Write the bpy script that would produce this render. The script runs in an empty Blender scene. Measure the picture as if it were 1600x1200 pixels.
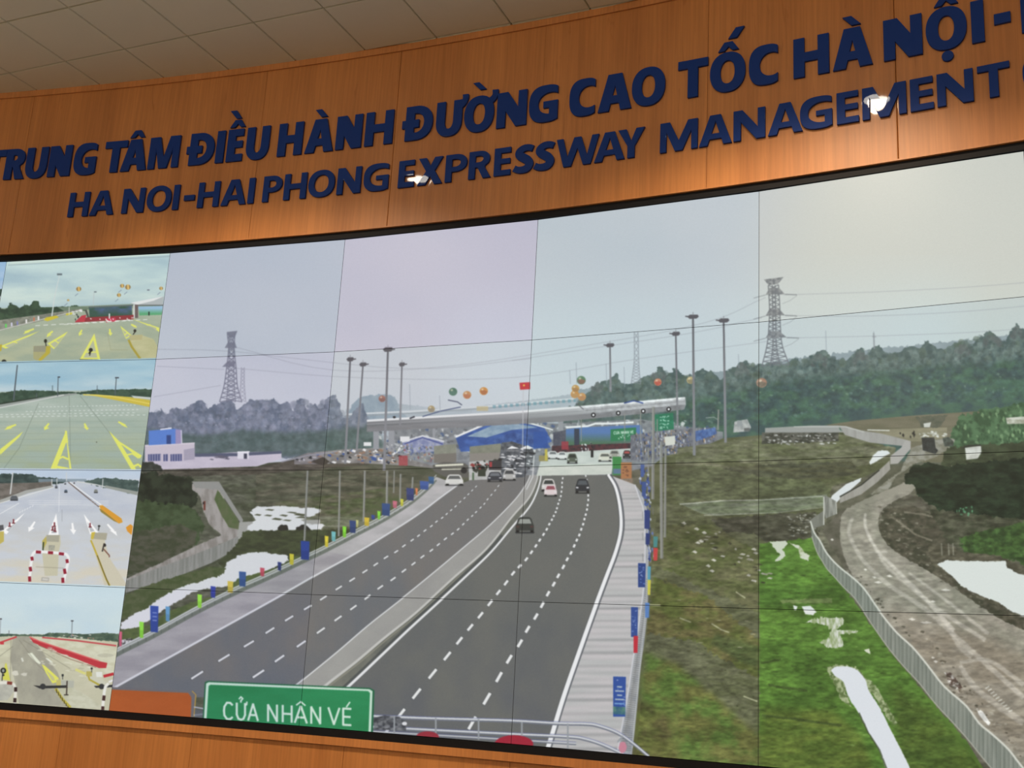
import bpy, bmesh, math, random
import numpy as np
from mathutils import Matrix, Vector

# ------------------------------------------------------------------ scene basics
scene = bpy.context.scene
COL = scene.collection
S = 1.2526            # metres per drawing unit (0.6 m ceiling tiles fix the scale)
Z0 = 4.568            # height of the top edge of the video wall
TH = 0.05612249       # each column of screens is turned this much to the next
PW, PH = 1.2135, 0.6855          # one screen, drawing units
RR = PW / (2 * math.sin(TH / 2))  # radius of the concave wall
CX, CY = PW / 2, -RR * math.cos(TH / 2)
CEIL = 1.207          # ceiling height above the screens, drawing units

CAM = np.array([3.36313735, -5.35600506, -2.35323775])
YAW, PITCH, ROLL, FOC = -0.39771487, 0.24143056, 0.05527948, 1760.97
_cy, _sy = math.cos(YAW), math.sin(YAW)
FWD = np.array([_sy * math.cos(PITCH), _cy * math.cos(PITCH), math.sin(PITCH)])
_r = np.array([_cy, -_sy, 0.0]); _u = np.cross(_r, FWD)
RGT = math.cos(ROLL) * _r + math.sin(ROLL) * _u
UPV = -math.sin(ROLL) * _r + math.cos(ROLL) * _u

def wp(x, y, z):
    return Vector((x * S, y * S, z * S + Z0))

cam = bpy.data.cameras.new('camera')
cam_o = bpy.data.objects.new('camera', cam); COL.objects.link(cam_o)
cam.sensor_fit = 'HORIZONTAL'; cam.sensor_width = 36.0; cam.lens = 36.0 * FOC / 1600.0
cam.clip_start = 0.05; cam.clip_end = 200
m = Matrix(((RGT[0], UPV[0], -FWD[0], 0), (RGT[1], UPV[1], -FWD[1], 0), (RGT[2], UPV[2], -FWD[2], 0), (0, 0, 0, 1)))
cam_o.matrix_world = Matrix.Translation(wp(*CAM)) @ m
scene.camera = cam_o

scene.view_settings.view_transform = 'Standard'
scene.view_settings.look = 'None'
scene.view_settings.gamma = 1.0
scene.view_settings.use_curve_mapping = False
scene.view_settings.exposure = 0.0
world = bpy.data.worlds.new('world'); scene.world = world
world.use_nodes = True
world.node_tree.nodes['Background'].inputs[0].default_value = (0.9, 0.85, 0.75, 1)
world.node_tree.nodes['Background'].inputs[1].default_value = 0.02

# lamp strengths (the lamps themselves are built further down)
SPOT_W = 720.0
SPOT_COL = (1.0, 0.80, 0.58)
LENS_STRENGTH = 45.0
FILL_W = 212.0  # strength of the added fill lights behind the camera
FILL_COL = (1.0, 0.86, 0.68)

def area(name, loc, size, watts, color, rot=(0, 0, 0)):
    l = bpy.data.lights.new(name, 'AREA'); l.shape = 'RECTANGLE'
    l.size, l.size_y = size; l.energy = watts; l.color = color
    o = bpy.data.objects.new(name, l); COL.objects.link(o)
    o.location = loc; o.rotation_euler = rot
    return o

# ------------------------------------------------------------------ materials
def new_mat(name):
    mt = bpy.data.materials.new(name); mt.use_nodes = True
    nt = mt.node_tree
    return mt, nt, nt.nodes['Principled BSDF']

def plain(name, col, rough=0.5, metal=0.0, coat=0.0, coat_rough=0.05, spec=0.5, noise=0.0, nscale=20):
    mt, nt, b = new_mat(name)
    b.inputs['Base Color'].default_value = (*col, 1)
    b.inputs['Roughness'].default_value = rough
    b.inputs['Metallic'].default_value = metal
    b.inputs['Specular IOR Level'].default_value = spec
    b.inputs['Coat Weight'].default_value = coat
    b.inputs['Coat Roughness'].default_value = coat_rough
    if noise:
        tc = nt.nodes.new('ShaderNodeTexCoord'); n = nt.nodes.new('ShaderNodeTexNoise')
        n.inputs['Scale'].default_value = nscale; n.inputs['Detail'].default_value = 4
        mx = nt.nodes.new('ShaderNodeMix'); mx.data_type = 'RGBA'
        mx.inputs[6].default_value = (*[c * (1 - noise) for c in col], 1)
        mx.inputs[7].default_value = (*[min(1, c * (1 + noise)) for c in col], 1)
        nt.links.new(tc.outputs['Object'], n.inputs['Vector'])
        nt.links.new(n.outputs['Fac'], mx.inputs[0])
        nt.links.new(mx.outputs[2], b.inputs['Base Color'])
    return mt

def wood(name, ca, cb, cc):
    mt, nt, b = new_mat(name)
    tc = nt.nodes.new('ShaderNodeTexCoord')
    def noise(scale, sx, sz, detail=3, dist=0.0):
        mp = nt.nodes.new('ShaderNodeMapping'); mp.inputs['Scale'].default_value = (sx, sx, sz)
        n = nt.nodes.new('ShaderNodeTexNoise'); n.inputs['Scale'].default_value = scale
        n.inputs['Detail'].default_value = detail; n.inputs['Distortion'].default_value = dist
        nt.links.new(tc.outputs['Object'], mp.inputs['Vector']); nt.links.new(mp.outputs['Vector'], n.inputs['Vector'])
        return n.outputs['Fac']
    broad = noise(3.0, 1.0, 0.10, 3, 0.6)
    fine = noise(60.0, 1.0, 0.03, 3, 0.2)
    fleck = noise(22.0, 1.0, 0.12, 2, 1.5)
    r1 = nt.nodes.new('ShaderNodeValToRGB')
    r1.color_ramp.elements[0].position = 0.36; r1.color_ramp.elements[0].color = (*ca, 1)
    r1.color_ramp.elements[1].position = 0.64; r1.color_ramp.elements[1].color = (*cb, 1)
    nt.links.new(broad, r1.inputs[0])
    r2 = nt.nodes.new('ShaderNodeValToRGB')
    r2.color_ramp.elements[0].position = 0.35; r2.color_ramp.elements[0].color = (0.90, 0.90, 0.90, 1)
    r2.color_ramp.elements[1].position = 0.65; r2.color_ramp.elements[1].color = (1.07, 1.07, 1.07, 1)
    nt.links.new(fine, r2.inputs[0])
    mul = nt.nodes.new('ShaderNodeMix'); mul.data_type = 'RGBA'; mul.blend_type = 'MULTIPLY'; mul.inputs[0].default_value = 1
    nt.links.new(r1.outputs[0], mul.inputs[6]); nt.links.new(r2.outputs[0], mul.inputs[7])
    r3 = nt.nodes.new('ShaderNodeValToRGB')
    r3.color_ramp.elements[0].position = 0.66; r3.color_ramp.elements[0].color = (0, 0, 0, 1)
    r3.color_ramp.elements[1].position = 0.78; r3.color_ramp.elements[1].color = (0.55, 0.55, 0.55, 1)
    nt.links.new(fleck, r3.inputs[0])
    mx = nt.nodes.new('ShaderNodeMix'); mx.data_type = 'RGBA'
    nt.links.new(r3.outputs[0], mx.inputs[0]); nt.links.new(mul.outputs[2], mx.inputs[6]); mx.inputs[7].default_value = (*cc, 1)
    nt.links.new(mx.outputs[2], b.inputs['Base Color'])
    b.inputs['Roughness'].default_value = 0.42
    b.inputs['Specular IOR Level'].default_value = 0.35
    b.inputs['Coat Weight'].default_value = 0.6
    b.inputs['Coat Roughness'].default_value = 0.035
    return mt

M_wood = wood('wood_laminate', (0.41, 0.155, 0.042), (0.50, 0.198, 0.056), (0.31, 0.105, 0.028))
M_trimwood = wood('wood_trim', (0.44, 0.170, 0.050), (0.52, 0.205, 0.062), (0.36, 0.125, 0.038))
M_ceil = plain('ceiling_tile_paint', (0.70, 0.69, 0.56), 0.55, spec=0.4, noise=0.03, nscale=3)
M_letter = plain('blue_acrylic', (0.0030, 0.030, 0.190), 0.55, coat=0.22, coat_rough=0.02, spec=0.15)
M_black = plain('black_frame_metal', (0.006, 0.006, 0.008), 0.6, spec=0.15)
M_dark = plain('display_housing', (0.02, 0.02, 0.022), 0.6)
M_gap = plain('dark_gap', (0.02, 0.010, 0.005), 0.8)
M_white = plain('white_paint', (0.7, 0.68, 0.62), 0.4)
M_wall = plain('cream_wall_paint', (0.42, 0.37, 0.29), 0.8, noise=0.04, nscale=2)
M_floor = plain('dark_carpet', (0.14, 0.12, 0.11), 0.95, noise=0.25, nscale=60)

def emis(name, col, strength):
    mt, nt, b = new_mat(name)
    b.inputs['Base Color'].default_value = (0.8, 0.8, 0.8, 1)
    b.inputs['Emission Color'].default_value = (*col, 1)
    b.inputs['Emission Strength'].default_value = strength
    return mt

# ------------------------------------------------------------------ object helpers
def link(name, me, mat=None, parent=None, **props):
    o = bpy.data.objects.new(name, me); COL.objects.link(o)
    if mat is not None and me is not None:
        me.materials.append(mat)
    if parent is not None:
        o.parent = parent
    for k, v in props.items():
        o[k] = v
    return o

def mesh_from(name, verts, faces):
    me = bpy.data.meshes.new(name); me.from_pydata([tuple(v) for v in verts], [], faces); me.update()
    return me

def box_geo(V, F, x0, x1, y0, y1, z0, z1):
    b = len(V)
    V += [(x, y, z) for z in (z0, z1) for y in (y0, y1) for x in (x0, x1)]
    F += [(b, b + 2, b + 3, b + 1), (b + 4, b + 5, b + 7, b + 6), (b, b + 1, b + 5, b + 4),
          (b + 2, b + 6, b + 7, b + 3), (b, b + 4, b + 6, b + 2), (b + 1, b + 3, b + 7, b + 5)]

def arc_pt(s, off, z):
    ph = s / RR; r = RR - off
    return wp(CX + r * math.sin(ph), CY + r * math.cos(ph), z)

def arc_band(V, F, s0, s1, off0, off1, z0, z1, n, cham=0.0):
    """a curved board: front face at off1, back at off0, from s0 to s1 (chamfered vertical edges)"""
    b = len(V)
    prof = [(off0, z0), (off1, z0), (off1, z1), (off0, z1)]
    ss = [s0 + (s1 - s0) * i / n for i in range(n + 1)]
    if cham:
        e_ = [0, .08, .3, .62, 1.0, 1.25]
        ss = [s0 + cham * k for k in e_] + ss[1:-1] + [s1 - cham * k for k in e_[::-1]]
    last = len(ss) - 1
    for k, s in enumerate(ss):
        for o, z in prof:
            oo = o
            if cham and o == off1 and min(k, last - k) < 5:
                f_ = 1 - e_[min(k, last - k)]                      # rounded board edge
                oo = off1 - cham * (1 - math.sqrt(max(0, 1 - f_ * f_)))
            V.append(arc_pt(s, oo, z))
    for i in range(last):
        for k in range(4):
            a = b + i * 4 + k; c = b + i * 4 + (k + 1) % 4
            F.append((a, c, c + 4, a + 4))
    F.append((b, b + 3, b + 2, b + 1)); e = b + last * 4
    F.append((e, e + 1, e + 2, e + 3))

# ------------------------------------------------------------------ painter for the pictures shown on the screens
_rng = np.random.default_rng(7)
_LAT = _rng.random((256, 256)).astype(np.float32)
def vnoise(x, y):
    xi = np.floor(x).astype(np.int64); yi = np.floor(y).astype(np.int64)
    fx = (x - xi).astype(np.float32); fy = (y - yi).astype(np.float32)
    fx = fx * fx * (3 - 2 * fx); fy = fy * fy * (3 - 2 * fy)
    a = _LAT[yi & 255, xi & 255]; b = _LAT[yi & 255, (xi + 1) & 255]
    c = _LAT[(yi + 1) & 255, xi & 255]; d = _LAT[(yi + 1) & 255, (xi + 1) & 255]
    return (a * (1 - fx) + b * fx) * (1 - fy) + (c * (1 - fx) + d * fx) * fy
def fbm(x, y, sx, sy, o=3, seed=0):
    r = 0; am = .5; t = 0
    for k in range(o):
        r = r + am * vnoise(x / sx * 2 ** k + 17.3 * k + seed * 5.7, y / sy * 2 ** k + 9.1 * k + seed * 3.3); t += am; am *= .55
    return r / t

def smooth(pts, n=5):
    P = [np.array(p, float) for p in pts]; out = []
    for i in range(len(P) - 1):
        p0 = P[i - 1] if i else 2 * P[0] - P[1]; p1, p2 = P[i], P[i + 1]
        p3 = P[i + 2] if i + 2 < len(P) else 2 * P[-1] - P[-2]
        for k in range(n):
            t = k / n
            out.append(tuple(.5 * ((2 * p1) + (-p0 + p2) * t + (2 * p0 - 5 * p1 + 4 * p2 - p3) * t * t + (-p0 + 3 * p1 - 3 * p2 + p3) * t ** 3)))
    out.append(tuple(P[-1])); return out

class Canvas:
    def __init__(s, x0, y0, x1, y1, sc):
        s.x0, s.y0, s.sc = x0, y0, sc
        s.W, s.H = int((x1 - x0) * sc), int((y1 - y0) * sc)
        s.a = np.zeros((s.H, s.W, 3), np.float32); s.clip = None
    def mask(s, pts, pad=0):
        P = (np.array(pts, float) - (s.x0, s.y0)) * s.sc
        bx0 = max(0, int(P[:, 0].min()) - 1 - pad); bx1 = min(s.W, int(P[:, 0].max()) + 2 + pad)
        by0 = max(0, int(P[:, 1].min()) - 1 - pad); by1 = min(s.H, int(P[:, 1].max()) + 2 + pad)
        if bx0 >= bx1 or by0 >= by1: return None
        w, h = bx1 - bx0, by1 - by0; SS = 3
        cov = np.zeros((h, w + 2), np.float32)
        Q = np.roll(P, -1, 0); dy = Q[:, 1] - P[:, 1]
        ok = dy != 0; P, Q, dy = P[ok], Q[ok], dy[ok]
        lo = np.minimum(P[:, 1], Q[:, 1]); hi = np.maximum(P[:, 1], Q[:, 1])
        for r in range(h):
            for k in range(SS):
                y = by0 + r + (k + .5) / SS
                e = (lo <= y) & (hi > y)
                if not e.any(): continue
                xs = np.sort(P[e, 0] + (y - P[e, 1]) / dy[e] * (Q[e, 0] - P[e, 0])) - bx0
                row = cov[r]
                for a_, b_ in zip(xs[::2], xs[1::2]):
                    for v, sg in ((a_, 1.0), (b_, -1.0)):
                        v = min(max(v, 0), w); i = int(v); f = v - i
                        row[i] += sg * (1 - f); row[i + 1] += sg * f
        m = np.clip(np.cumsum(cov, 1)[:, :w] / SS, 0, 1)
        return bx0, by0, bx1, by1, m
    def coords(s, b):
        x = (np.arange(b[0], b[2]) + .5) / s.sc + s.x0; y = (np.arange(b[1], b[3]) + .5) / s.sc + s.y0
        return np.meshgrid(x, y)
    def fill(s, pts, c, c2=None, ns=(8, 8), ct=2.0, warp=0, wn=(5, 5), grad=None, al=1.0, blur=0, seed=0, am=None):
        b = s.mask(pts, int((warp + blur) * s.sc) + 1 if (warp or blur) else 0)
        if b is None: return
        m = b[4]; X, Y = s.coords(b)
        if warp:
            dx = (fbm(X, Y, wn[0], wn[1], 3, seed + 1) - .5) * 2.6 * warp * s.sc
            dy = (fbm(X, Y, wn[0], wn[1], 3, seed + 2) - .5) * 2.6 * warp * s.sc
            iy, ix = np.indices(m.shape)
            m = m[np.clip(iy + dy.astype(int), 0, m.shape[0] - 1), np.clip(ix + dx.astype(int), 0, m.shape[1] - 1)]
        if blur:
            k = max(1, int(blur * s.sc))
            for _ in range(2):
                for ax in (0, 1):
                    c_ = np.cumsum(np.pad(m, [(k + 1, k) if q == ax else (0, 0) for q in (0, 1)], mode='edge'), ax)
                    n = m.shape[ax]
                    m = (np.take(c_, range(2 * k + 1, 2 * k + 1 + n), ax) - np.take(c_, range(0, n), ax)) / (2 * k + 1)
        col = np.array(c, np.float32)[None, None, :]
        if grad is not None:           # (colour at y1, y0, y1)
            t = np.clip((Y - grad[1]) / (grad[2] - grad[1]), 0, 1)[..., None].astype(np.float32)
            col = col * (1 - t) + np.array(grad[0], np.float32) * t
        if c2 is not None:
            n = np.clip((fbm(X, Y, ns[0], ns[1], 4, seed) - .5) * ct + .5, 0, 1)[..., None]
            col = col * (1 - n) + np.array(c2, np.float32) * n
        m = m * al
        if am is not None:
            n = fbm(X, Y, am[0], am[1], 3, seed + 5); m = m * np.clip((n - am[2]) * 9, 0, 1)
        if s.clip is not None: m = m * s.clip[b[1]:b[3], b[0]:b[2]]
        m = m[..., None]
        s.a[b[1]:b[3], b[0]:b[2]] = s.a[b[1]:b[3], b[0]:b[2]] * (1 - m) + col * m
    def line(s, pts, w, c, w1=None, sm=False, **k):
        if sm: pts = smooth(pts)
        P = [np.array(p, float) for p in pts]; L, R = [], []; n = len(P)
        for i in range(n):
            d = P[min(n - 1, i + 1)] - P[max(0, i - 1)]; d = d / (np.hypot(*d) + 1e-9)
            ww = (w + ((w1 if w1 is not None else w) - w) * i / (n - 1)) / 2
            L.append(P[i] + ww * np.array([-d[1], d[0]])); R.append(P[i] - ww * np.array([-d[1], d[0]]))
        s.fill(L + R[::-1], c, **k)
    def disc(s, x, y, rx, ry, c, **k):
        s.fill([(x + rx * math.cos(t * math.pi / 12), y + ry * math.sin(t * math.pi / 12)) for t in range(24)], c, **k)
    def box(s, x0, y0, x1, y1, c, sl=0, **k):
        d = (x1 - x0) * sl
        s.fill([(x0, y0), (x1, y0 + d), (x1, y1 + d), (x0, y1)], c, **k)
    def specks(s, poly, n, cols, rw, rh, seed=1, al=1.0):
        rg = random.Random(seed); xs = [p[0] for p in poly]; ys = [p[1] for p in poly]
        k = 0
        while k < n:
            x = rg.uniform(min(xs), max(xs)); y = rg.uniform(min(ys), max(ys))
            ins = False
            for i in range(len(poly)):
                (xa, ya), (xb, yb) = poly[i], poly[i - 1]
                if (ya > y) != (yb > y) and x < (xb - xa) * (y - ya) / (yb - ya) + xa: ins = not ins
            if not ins: continue
            k += 1
            w = rg.uniform(*rw); h = rg.uniform(*rh)
            s.fill([(x - w, y + rg.uniform(-h, h) * .3), (x - w * .2, y - h), (x + w, y - h * .3), (x + w * .5, y + h)], rg.choice(cols), al=al)
    def dashes(s, C, w0, w1, c, k=.44):
        n = len(C)
        for i, p in enumerate(C):
            a = np.array(C[max(0, i - 1)], float); b = np.array(C[min(n - 1, i + 1)], float)
            d = (b - a) / (2 if 0 < i < n - 1 else 1) * k / 2; p = np.array(p, float)
            w = w0 + (w1 - w0) * i / (n - 1)
            s.line([p - d * 1.1, p + d * 1.1], w + 1.4, (70, 76, 80), al=.55)
            s.line([p - d, p + d], w, c)
    def sample(s, x, y):
        fx = (x - s.x0) * s.sc - .5; fy = (y - s.y0) * s.sc - .5
        fx = np.clip(fx, 0, s.W - 1.001); fy = np.clip(fy, 0, s.H - 1.001)
        i = fx.astype(int); j = fy.astype(int); u = (fx - i)[..., None]; v = (fy - j)[..., None]
        a = s.a
        return (a[j, i] * (1 - u) + a[j, i + 1] * u) * (1 - v) + (a[j + 1, i] * (1 - u) + a[j + 1, i + 1] * u) * v

def texture(c, pts, sx, sy, amp, seed=0, blur=4):
    """fine mottling of a ground area of the picture"""
    b = c.mask(pts, 0); m = b[4]; X, Y = c.coords(b)
    n = (fbm(X, Y, sx, sy, 4, seed) - .5) * 2 * amp * m
    c.a[b[1]:b[3], b[0]:b[2]] *= (1 + n)[..., None]

def trees(c, tops, base, c1, c2, seed=0, warp=5, ns=(9, 11), haze=None):
    """a line of crowns: tops is the upper outline, base the lower one"""
    c.fill(smooth(tops, 3) + base[::-1], c1, c2, ns=ns, ct=2.6, warp=warp, wn=(7, 7), seed=seed, grad=haze)

def crowns(c, tops, depth, n, cols, r=(2, 5), seed=0, al=.45):
    rg = random.Random(seed); xs = [p[0] for p in tops]; ys = [p[1] for p in tops]
    for _ in range(n):
        x = rg.uniform(xs[0], xs[-1]); y = np.interp(x, xs, ys) + 1 + depth * rg.random() ** 1.4
        q = rg.uniform(*r); c.disc(x, y + q * .6, q, q * rg.uniform(.6, 1.3), rg.choice(cols), al=al * rg.uniform(.5, 1.2), warp=1.6, wn=(3, 3), seed=int(x) % 50)
        if rg.random() < .25: c.line([(x, y + q), (x + rg.uniform(-1, 1), y + q + rg.uniform(6, 14))], rg.uniform(.8, 1.6), rg.choice(cols), al=al * .6)

# ---- the highway picture (spans four by four screens)
MAIN = Canvas(150, 225, 1960, 1290, 1.6)
c = MAIN
X0_, X1_ = 140, 1980
c.fill([(X0_, 200), (X1_, 200), (X1_, 1300), (X0_, 1300)], (198, 202, 212), (190, 198, 210), ns=(300, 160), ct=1.6, grad=((206, 212, 218), 420, 640))
c.fill([(1250, 200), (X1_, 200), (X1_, 620), (1150, 620)], (205, 207, 202), al=.75, blur=60)
c.fill([(1400, 480), (X1_, 440), (X1_, 640), (1350, 640)], (196, 212, 214), al=.6, blur=40)
c.fill([(700, 480), (1500, 440), (1500, 620), (700, 640)], (200, 216, 226), al=.55, blur=40)
c.fill([(X0_, 745), (560, 735), (1040, 700), (1300, 680), (X1_, 660), (X1_, 1300), (X0_, 1300)], (110, 108, 92), (84, 86, 70), ns=(20, 8), ct=3)
# faint wires
for pts in ([(245, 546), (370, 550), (640, 576), (830, 560)], [(365, 542), (520, 578), (700, 572), (900, 542), (1100, 505), (1196, 465)],
            [(365, 575), (560, 590), (800, 590), (1000, 560), (1200, 533)], [(1224, 461), (1400, 455), (1600, 442), (1900, 410)],
            [(1226, 494), (1400, 492), (1600, 478), (1900, 440)], [(1228, 528), (1420, 523), (1600, 513), (1900, 480)],
            [(800, 563), (945, 541), (1080, 520), (1190, 497)], [(245, 572), (350, 577)], [(240, 620), (345, 602)]):
    c.line(smooth(pts), 1.1, (150, 155, 168), al=.5)
# far haze land, distant bridge
c.fill([(540, 640), (600, 628), (700, 640), (830, 625), (900, 615), (1100, 605), (1100, 700), (530, 700)], (176, 188, 200), (165, 178, 188), ns=(30, 6), warp=2)
trees(c, [(545, 640), (560, 622), (580, 618), (600, 616), (618, 620), (625, 640)], [(540, 660), (640, 655)], (150, 168, 182), (138, 158, 175), 3, 3)
c.line([(530, 648), (640, 643), (760, 635), (860, 626), (960, 618)], 2.6, (205, 212, 218)); c.line([(530, 651), (640, 646), (760, 638), (860, 629), (960, 621)], 1.6, (150, 160, 168))
for k in range(16):
    c.box(770 + k * 9, 633 - k * .7, 775 + k * 9, 638 - k * .7, (90, 150, 170), al=.6)
c.box(745, 635, 763, 642, (190, 175, 130), al=.8)
# left tree line
trees(c, [(140, 640), (240, 645), (250, 638), (262, 648), (270, 636), (285, 640), (296, 634), (308, 628), (318, 627), (326, 640), (336, 631), (348, 628), (362, 626), (372, 640),
          (382, 630), (392, 624), (405, 624), (415, 626), (428, 621), (438, 633), (450, 628), (458, 642), (464, 626), (474, 622), (480, 640), (492, 632), (502, 640), (512, 620), (521, 617), (529, 626), (533, 645), (545, 655), (552, 640), (566, 632), (575, 655), (585, 660)],
      [(140, 735), (220, 735), (400, 720), (560, 706), (590, 690)], (128, 138, 156), (98, 112, 132), 11, 3.4, (9, 14))
LTOP = [(240, 645), (250, 638), (262, 648), (270, 636), (285, 640), (296, 634), (308, 628), (318, 627), (326, 640), (336, 631), (348, 628), (362, 626), (372, 640), (382, 630), (392, 624), (405, 624), (428, 621), (438, 633), (450, 628), (464, 626), (474, 622), (492, 632), (512, 620), (529, 626), (545, 655), (585, 660)]
crowns(c, LTOP, 46, 420, [(104, 116, 134), (140, 150, 166), (92, 106, 122), (122, 132, 146), (150, 156, 174)], (2, 5.5), 5, .5)
c.fill([(220, 668), (300, 680), (380, 672), (440, 676), (520, 672), (585, 664), (600, 700), (520, 712), (430, 712), (300, 720), (220, 720)], (98, 118, 118), (78, 100, 98), ns=(14, 8), ct=2.5, warp=5, blur=3)
c.specks([(240, 655), (520, 650), (520, 672), (240, 668)], 30, [(165, 172, 188), (150, 160, 178)], (1, 2.6), (.8, 1.6), 5, .7)
# right tree line, far then near
c.fill(smooth([(900, 612), (940, 602), (1000, 598), (1080, 588), (1160, 575), (1240, 560), (1320, 550), (1440, 538), (1540, 528), (1700, 510), (1980, 480)], 3) + [(1980, 640), (900, 650)], (150, 166, 176), (135, 152, 160), ns=(20, 10), warp=4)
trees(c, [(880, 640), (905, 628), (930, 600), (945, 596), (955, 590), (963, 583), (970, 598), (985, 600), (1003, 592), (1012, 586), (1020, 590), (1027, 574), (1036, 578), (1040, 590), (1047, 580), (1058, 578), (1068, 586), (1080, 590), (1092, 580), (1104, 578),
          (1116, 580), (1126, 592), (1136, 582), (1146, 576), (1155, 566), (1166, 563), (1176, 572), (1187, 567), (1200, 570), (1213, 564), (1224, 572), (1236, 562), (1246, 562), (1254, 568), (1264, 560), (1275, 549), (1287, 548), (1296, 560), (1310, 562), (1325, 560), (1338, 548), (1345, 543),
          (1353, 556), (1364, 544), (1374, 540), (1384, 552), (1398, 550), (1410, 548), (1424, 540), (1436, 544), (1448, 533), (1462, 542), (1476, 545), (1490, 538), (1503, 531), (1516, 540), (1532, 528), (1545, 517), (1556, 522), (1566, 534), (1577, 522), (1588, 506), (1600, 514), (1640, 500), (1700, 505), (1760, 480), (1850, 490), (1980, 460)],
      [(880, 720), (1980, 720)], (96, 118, 116), (72, 96, 98), 21, 4.2, (9, 12))
RTOP = [(900, 628), (930, 600), (955, 590), (985, 600), (1012, 586), (1036, 578), (1068, 586), (1104, 578), (1126, 592), (1155, 566), (1187, 567), (1213, 564), (1246, 562), (1287, 548), (1310, 562), (1345, 543), (1364, 544), (1398, 550), (1436, 544), (1476, 545), (1503, 531), (1545, 517), (1566, 534), (1600, 512), (1700, 505), (1850, 490), (1950, 470)]
crowns(c, RTOP, 60, 1500, [(74, 96, 94), (108, 130, 126), (62, 84, 86), (92, 112, 108), (120, 140, 138), (84, 104, 90)], (2, 6.5), 6, .55)
for x, y, q in ((933, 600, 9), (1030, 580, 9), (1160, 570, 10), (1280, 555, 12), (1345, 552, 12), (1505, 540, 12), (1550, 525, 13), (1590, 512, 9)):
    crowns(c, [(x - q, y + q * .3), (x, y - q * .5), (x + q, y + q * .3)], 12, 26, [(84, 98, 100), (104, 118, 118), (96, 106, 108)], (2, 4), int(x), .7)
c.fill([(1050, 630), (1200, 600), (1320, 585), (1450, 575), (1600, 560), (1980, 540), (1980, 720), (1040, 720)], (70, 108, 88), (58, 84, 88), ns=(16, 9), ct=3, warp=6, blur=5, al=.85, seed=2)
c.specks([(1060, 640), (1190, 610), (1600, 575), (1600, 610), (1200, 660), (1060, 680)], 90, [(110, 140, 130), (120, 150, 125), (90, 125, 120)], (1, 4), (1, 3), 8, .5)
# ground, left
G1, G2 = (96, 98, 84), (76, 82, 64)
c.fill([(X0_, 730), (300, 733), (440, 722), (470, 712), (560, 704), (700, 722), (760, 740), (760, 900), (X0_, 1300)], G1, G2, ns=(40, 8), ct=3, seed=4)
c.fill([(400, 735), (560, 728), (690, 745), (600, 800), (400, 830)], (102, 100, 84), (78, 82, 66), ns=(30, 5), ct=3.4, seed=5)
c.fill([(430, 785), (620, 760), (650, 775), (560, 830), (430, 850)], (84, 96, 62), (100, 98, 80), ns=(20, 6), ct=3, seed=6)
c.fill([(395, 808), (560, 806), (600, 812), (560, 822), (395, 832)], (126, 128, 110), (98, 105, 80), ns=(30, 3), ct=3, warp=2, al=.8)
c.fill([(222, 735), (400, 731), (470, 716), (600, 716), (600, 724), (420, 740), (220, 747)], (72, 70, 62), (96, 90, 80), ns=(30, 4), warp=1.5)
texture(c, [(180, 735), (440, 722), (640, 740), (500, 862), (180, 1020)], 10, 3, .34, 54)
# bush and track, far left
c.fill([(200, 745), (225, 735), (262, 740), (300, 748), (310, 765), (300, 800), (285, 820), (190, 830)], (52, 62, 48), (34, 42, 34), ns=(10, 10), ct=3, warp=6)
c.fill([(190, 800), (215, 780), (250, 785), (300, 790), (320, 820), (310, 850), (250, 880), (180, 900), (180, 820)], (74, 92, 62), (56, 72, 46), ns=(12, 8), ct=3, warp=5)
c.fill([(210, 830), (280, 820), (310, 830), (300, 860), (240, 890), (190, 900)], (88, 88, 74), (66, 74, 54), ns=(10, 5), ct=3, warp=4)
c.fill(smooth([(300, 756), (318, 752), (340, 762), (350, 775), (352, 800), (362, 820), (378, 830), (372, 842), (345, 850), (300, 870), (240, 895), (196, 915)], 3) + smooth([(196, 905), (250, 880), (300, 856), (335, 840), (345, 835), (330, 822), (318, 800), (312, 775), (300, 765)], 3), (140, 134, 128), (168, 162, 158), ns=(6, 20), ct=3, warp=1.5)
c.fill([(340, 765), (372, 812), (376, 828), (358, 824), (346, 805), (335, 780)], (84, 104, 62), (100, 108, 76), ns=(8, 8), warp=1)
c.fill([(300, 752), (342, 752), (380, 812), (378, 820), (342, 765), (305, 762)], (150, 150, 146))
c.fill([(374, 816), (388, 815), (500, 812), (500, 820), (390, 826), (372, 856), (370, 846)], (165, 165, 160))
c.fill([(196, 908), (240, 890), (300, 868), (345, 850), (372, 838), (371, 858), (330, 880), (280, 900), (196, 926)], (150, 150, 146), (132, 134, 128), ns=(3, 60), ct=3)
for k in range(30):
    x = 200 + k * 5.8; y = 907 - k * 2.25; c.line([(x, y), (x - 1, y + 17)], .8, (112, 114, 108), al=.6)
c.box(318, 783, 321, 797, (120, 60, 50)); c.disc(318, 786, 1.6, 2, (60, 50, 50))
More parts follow.
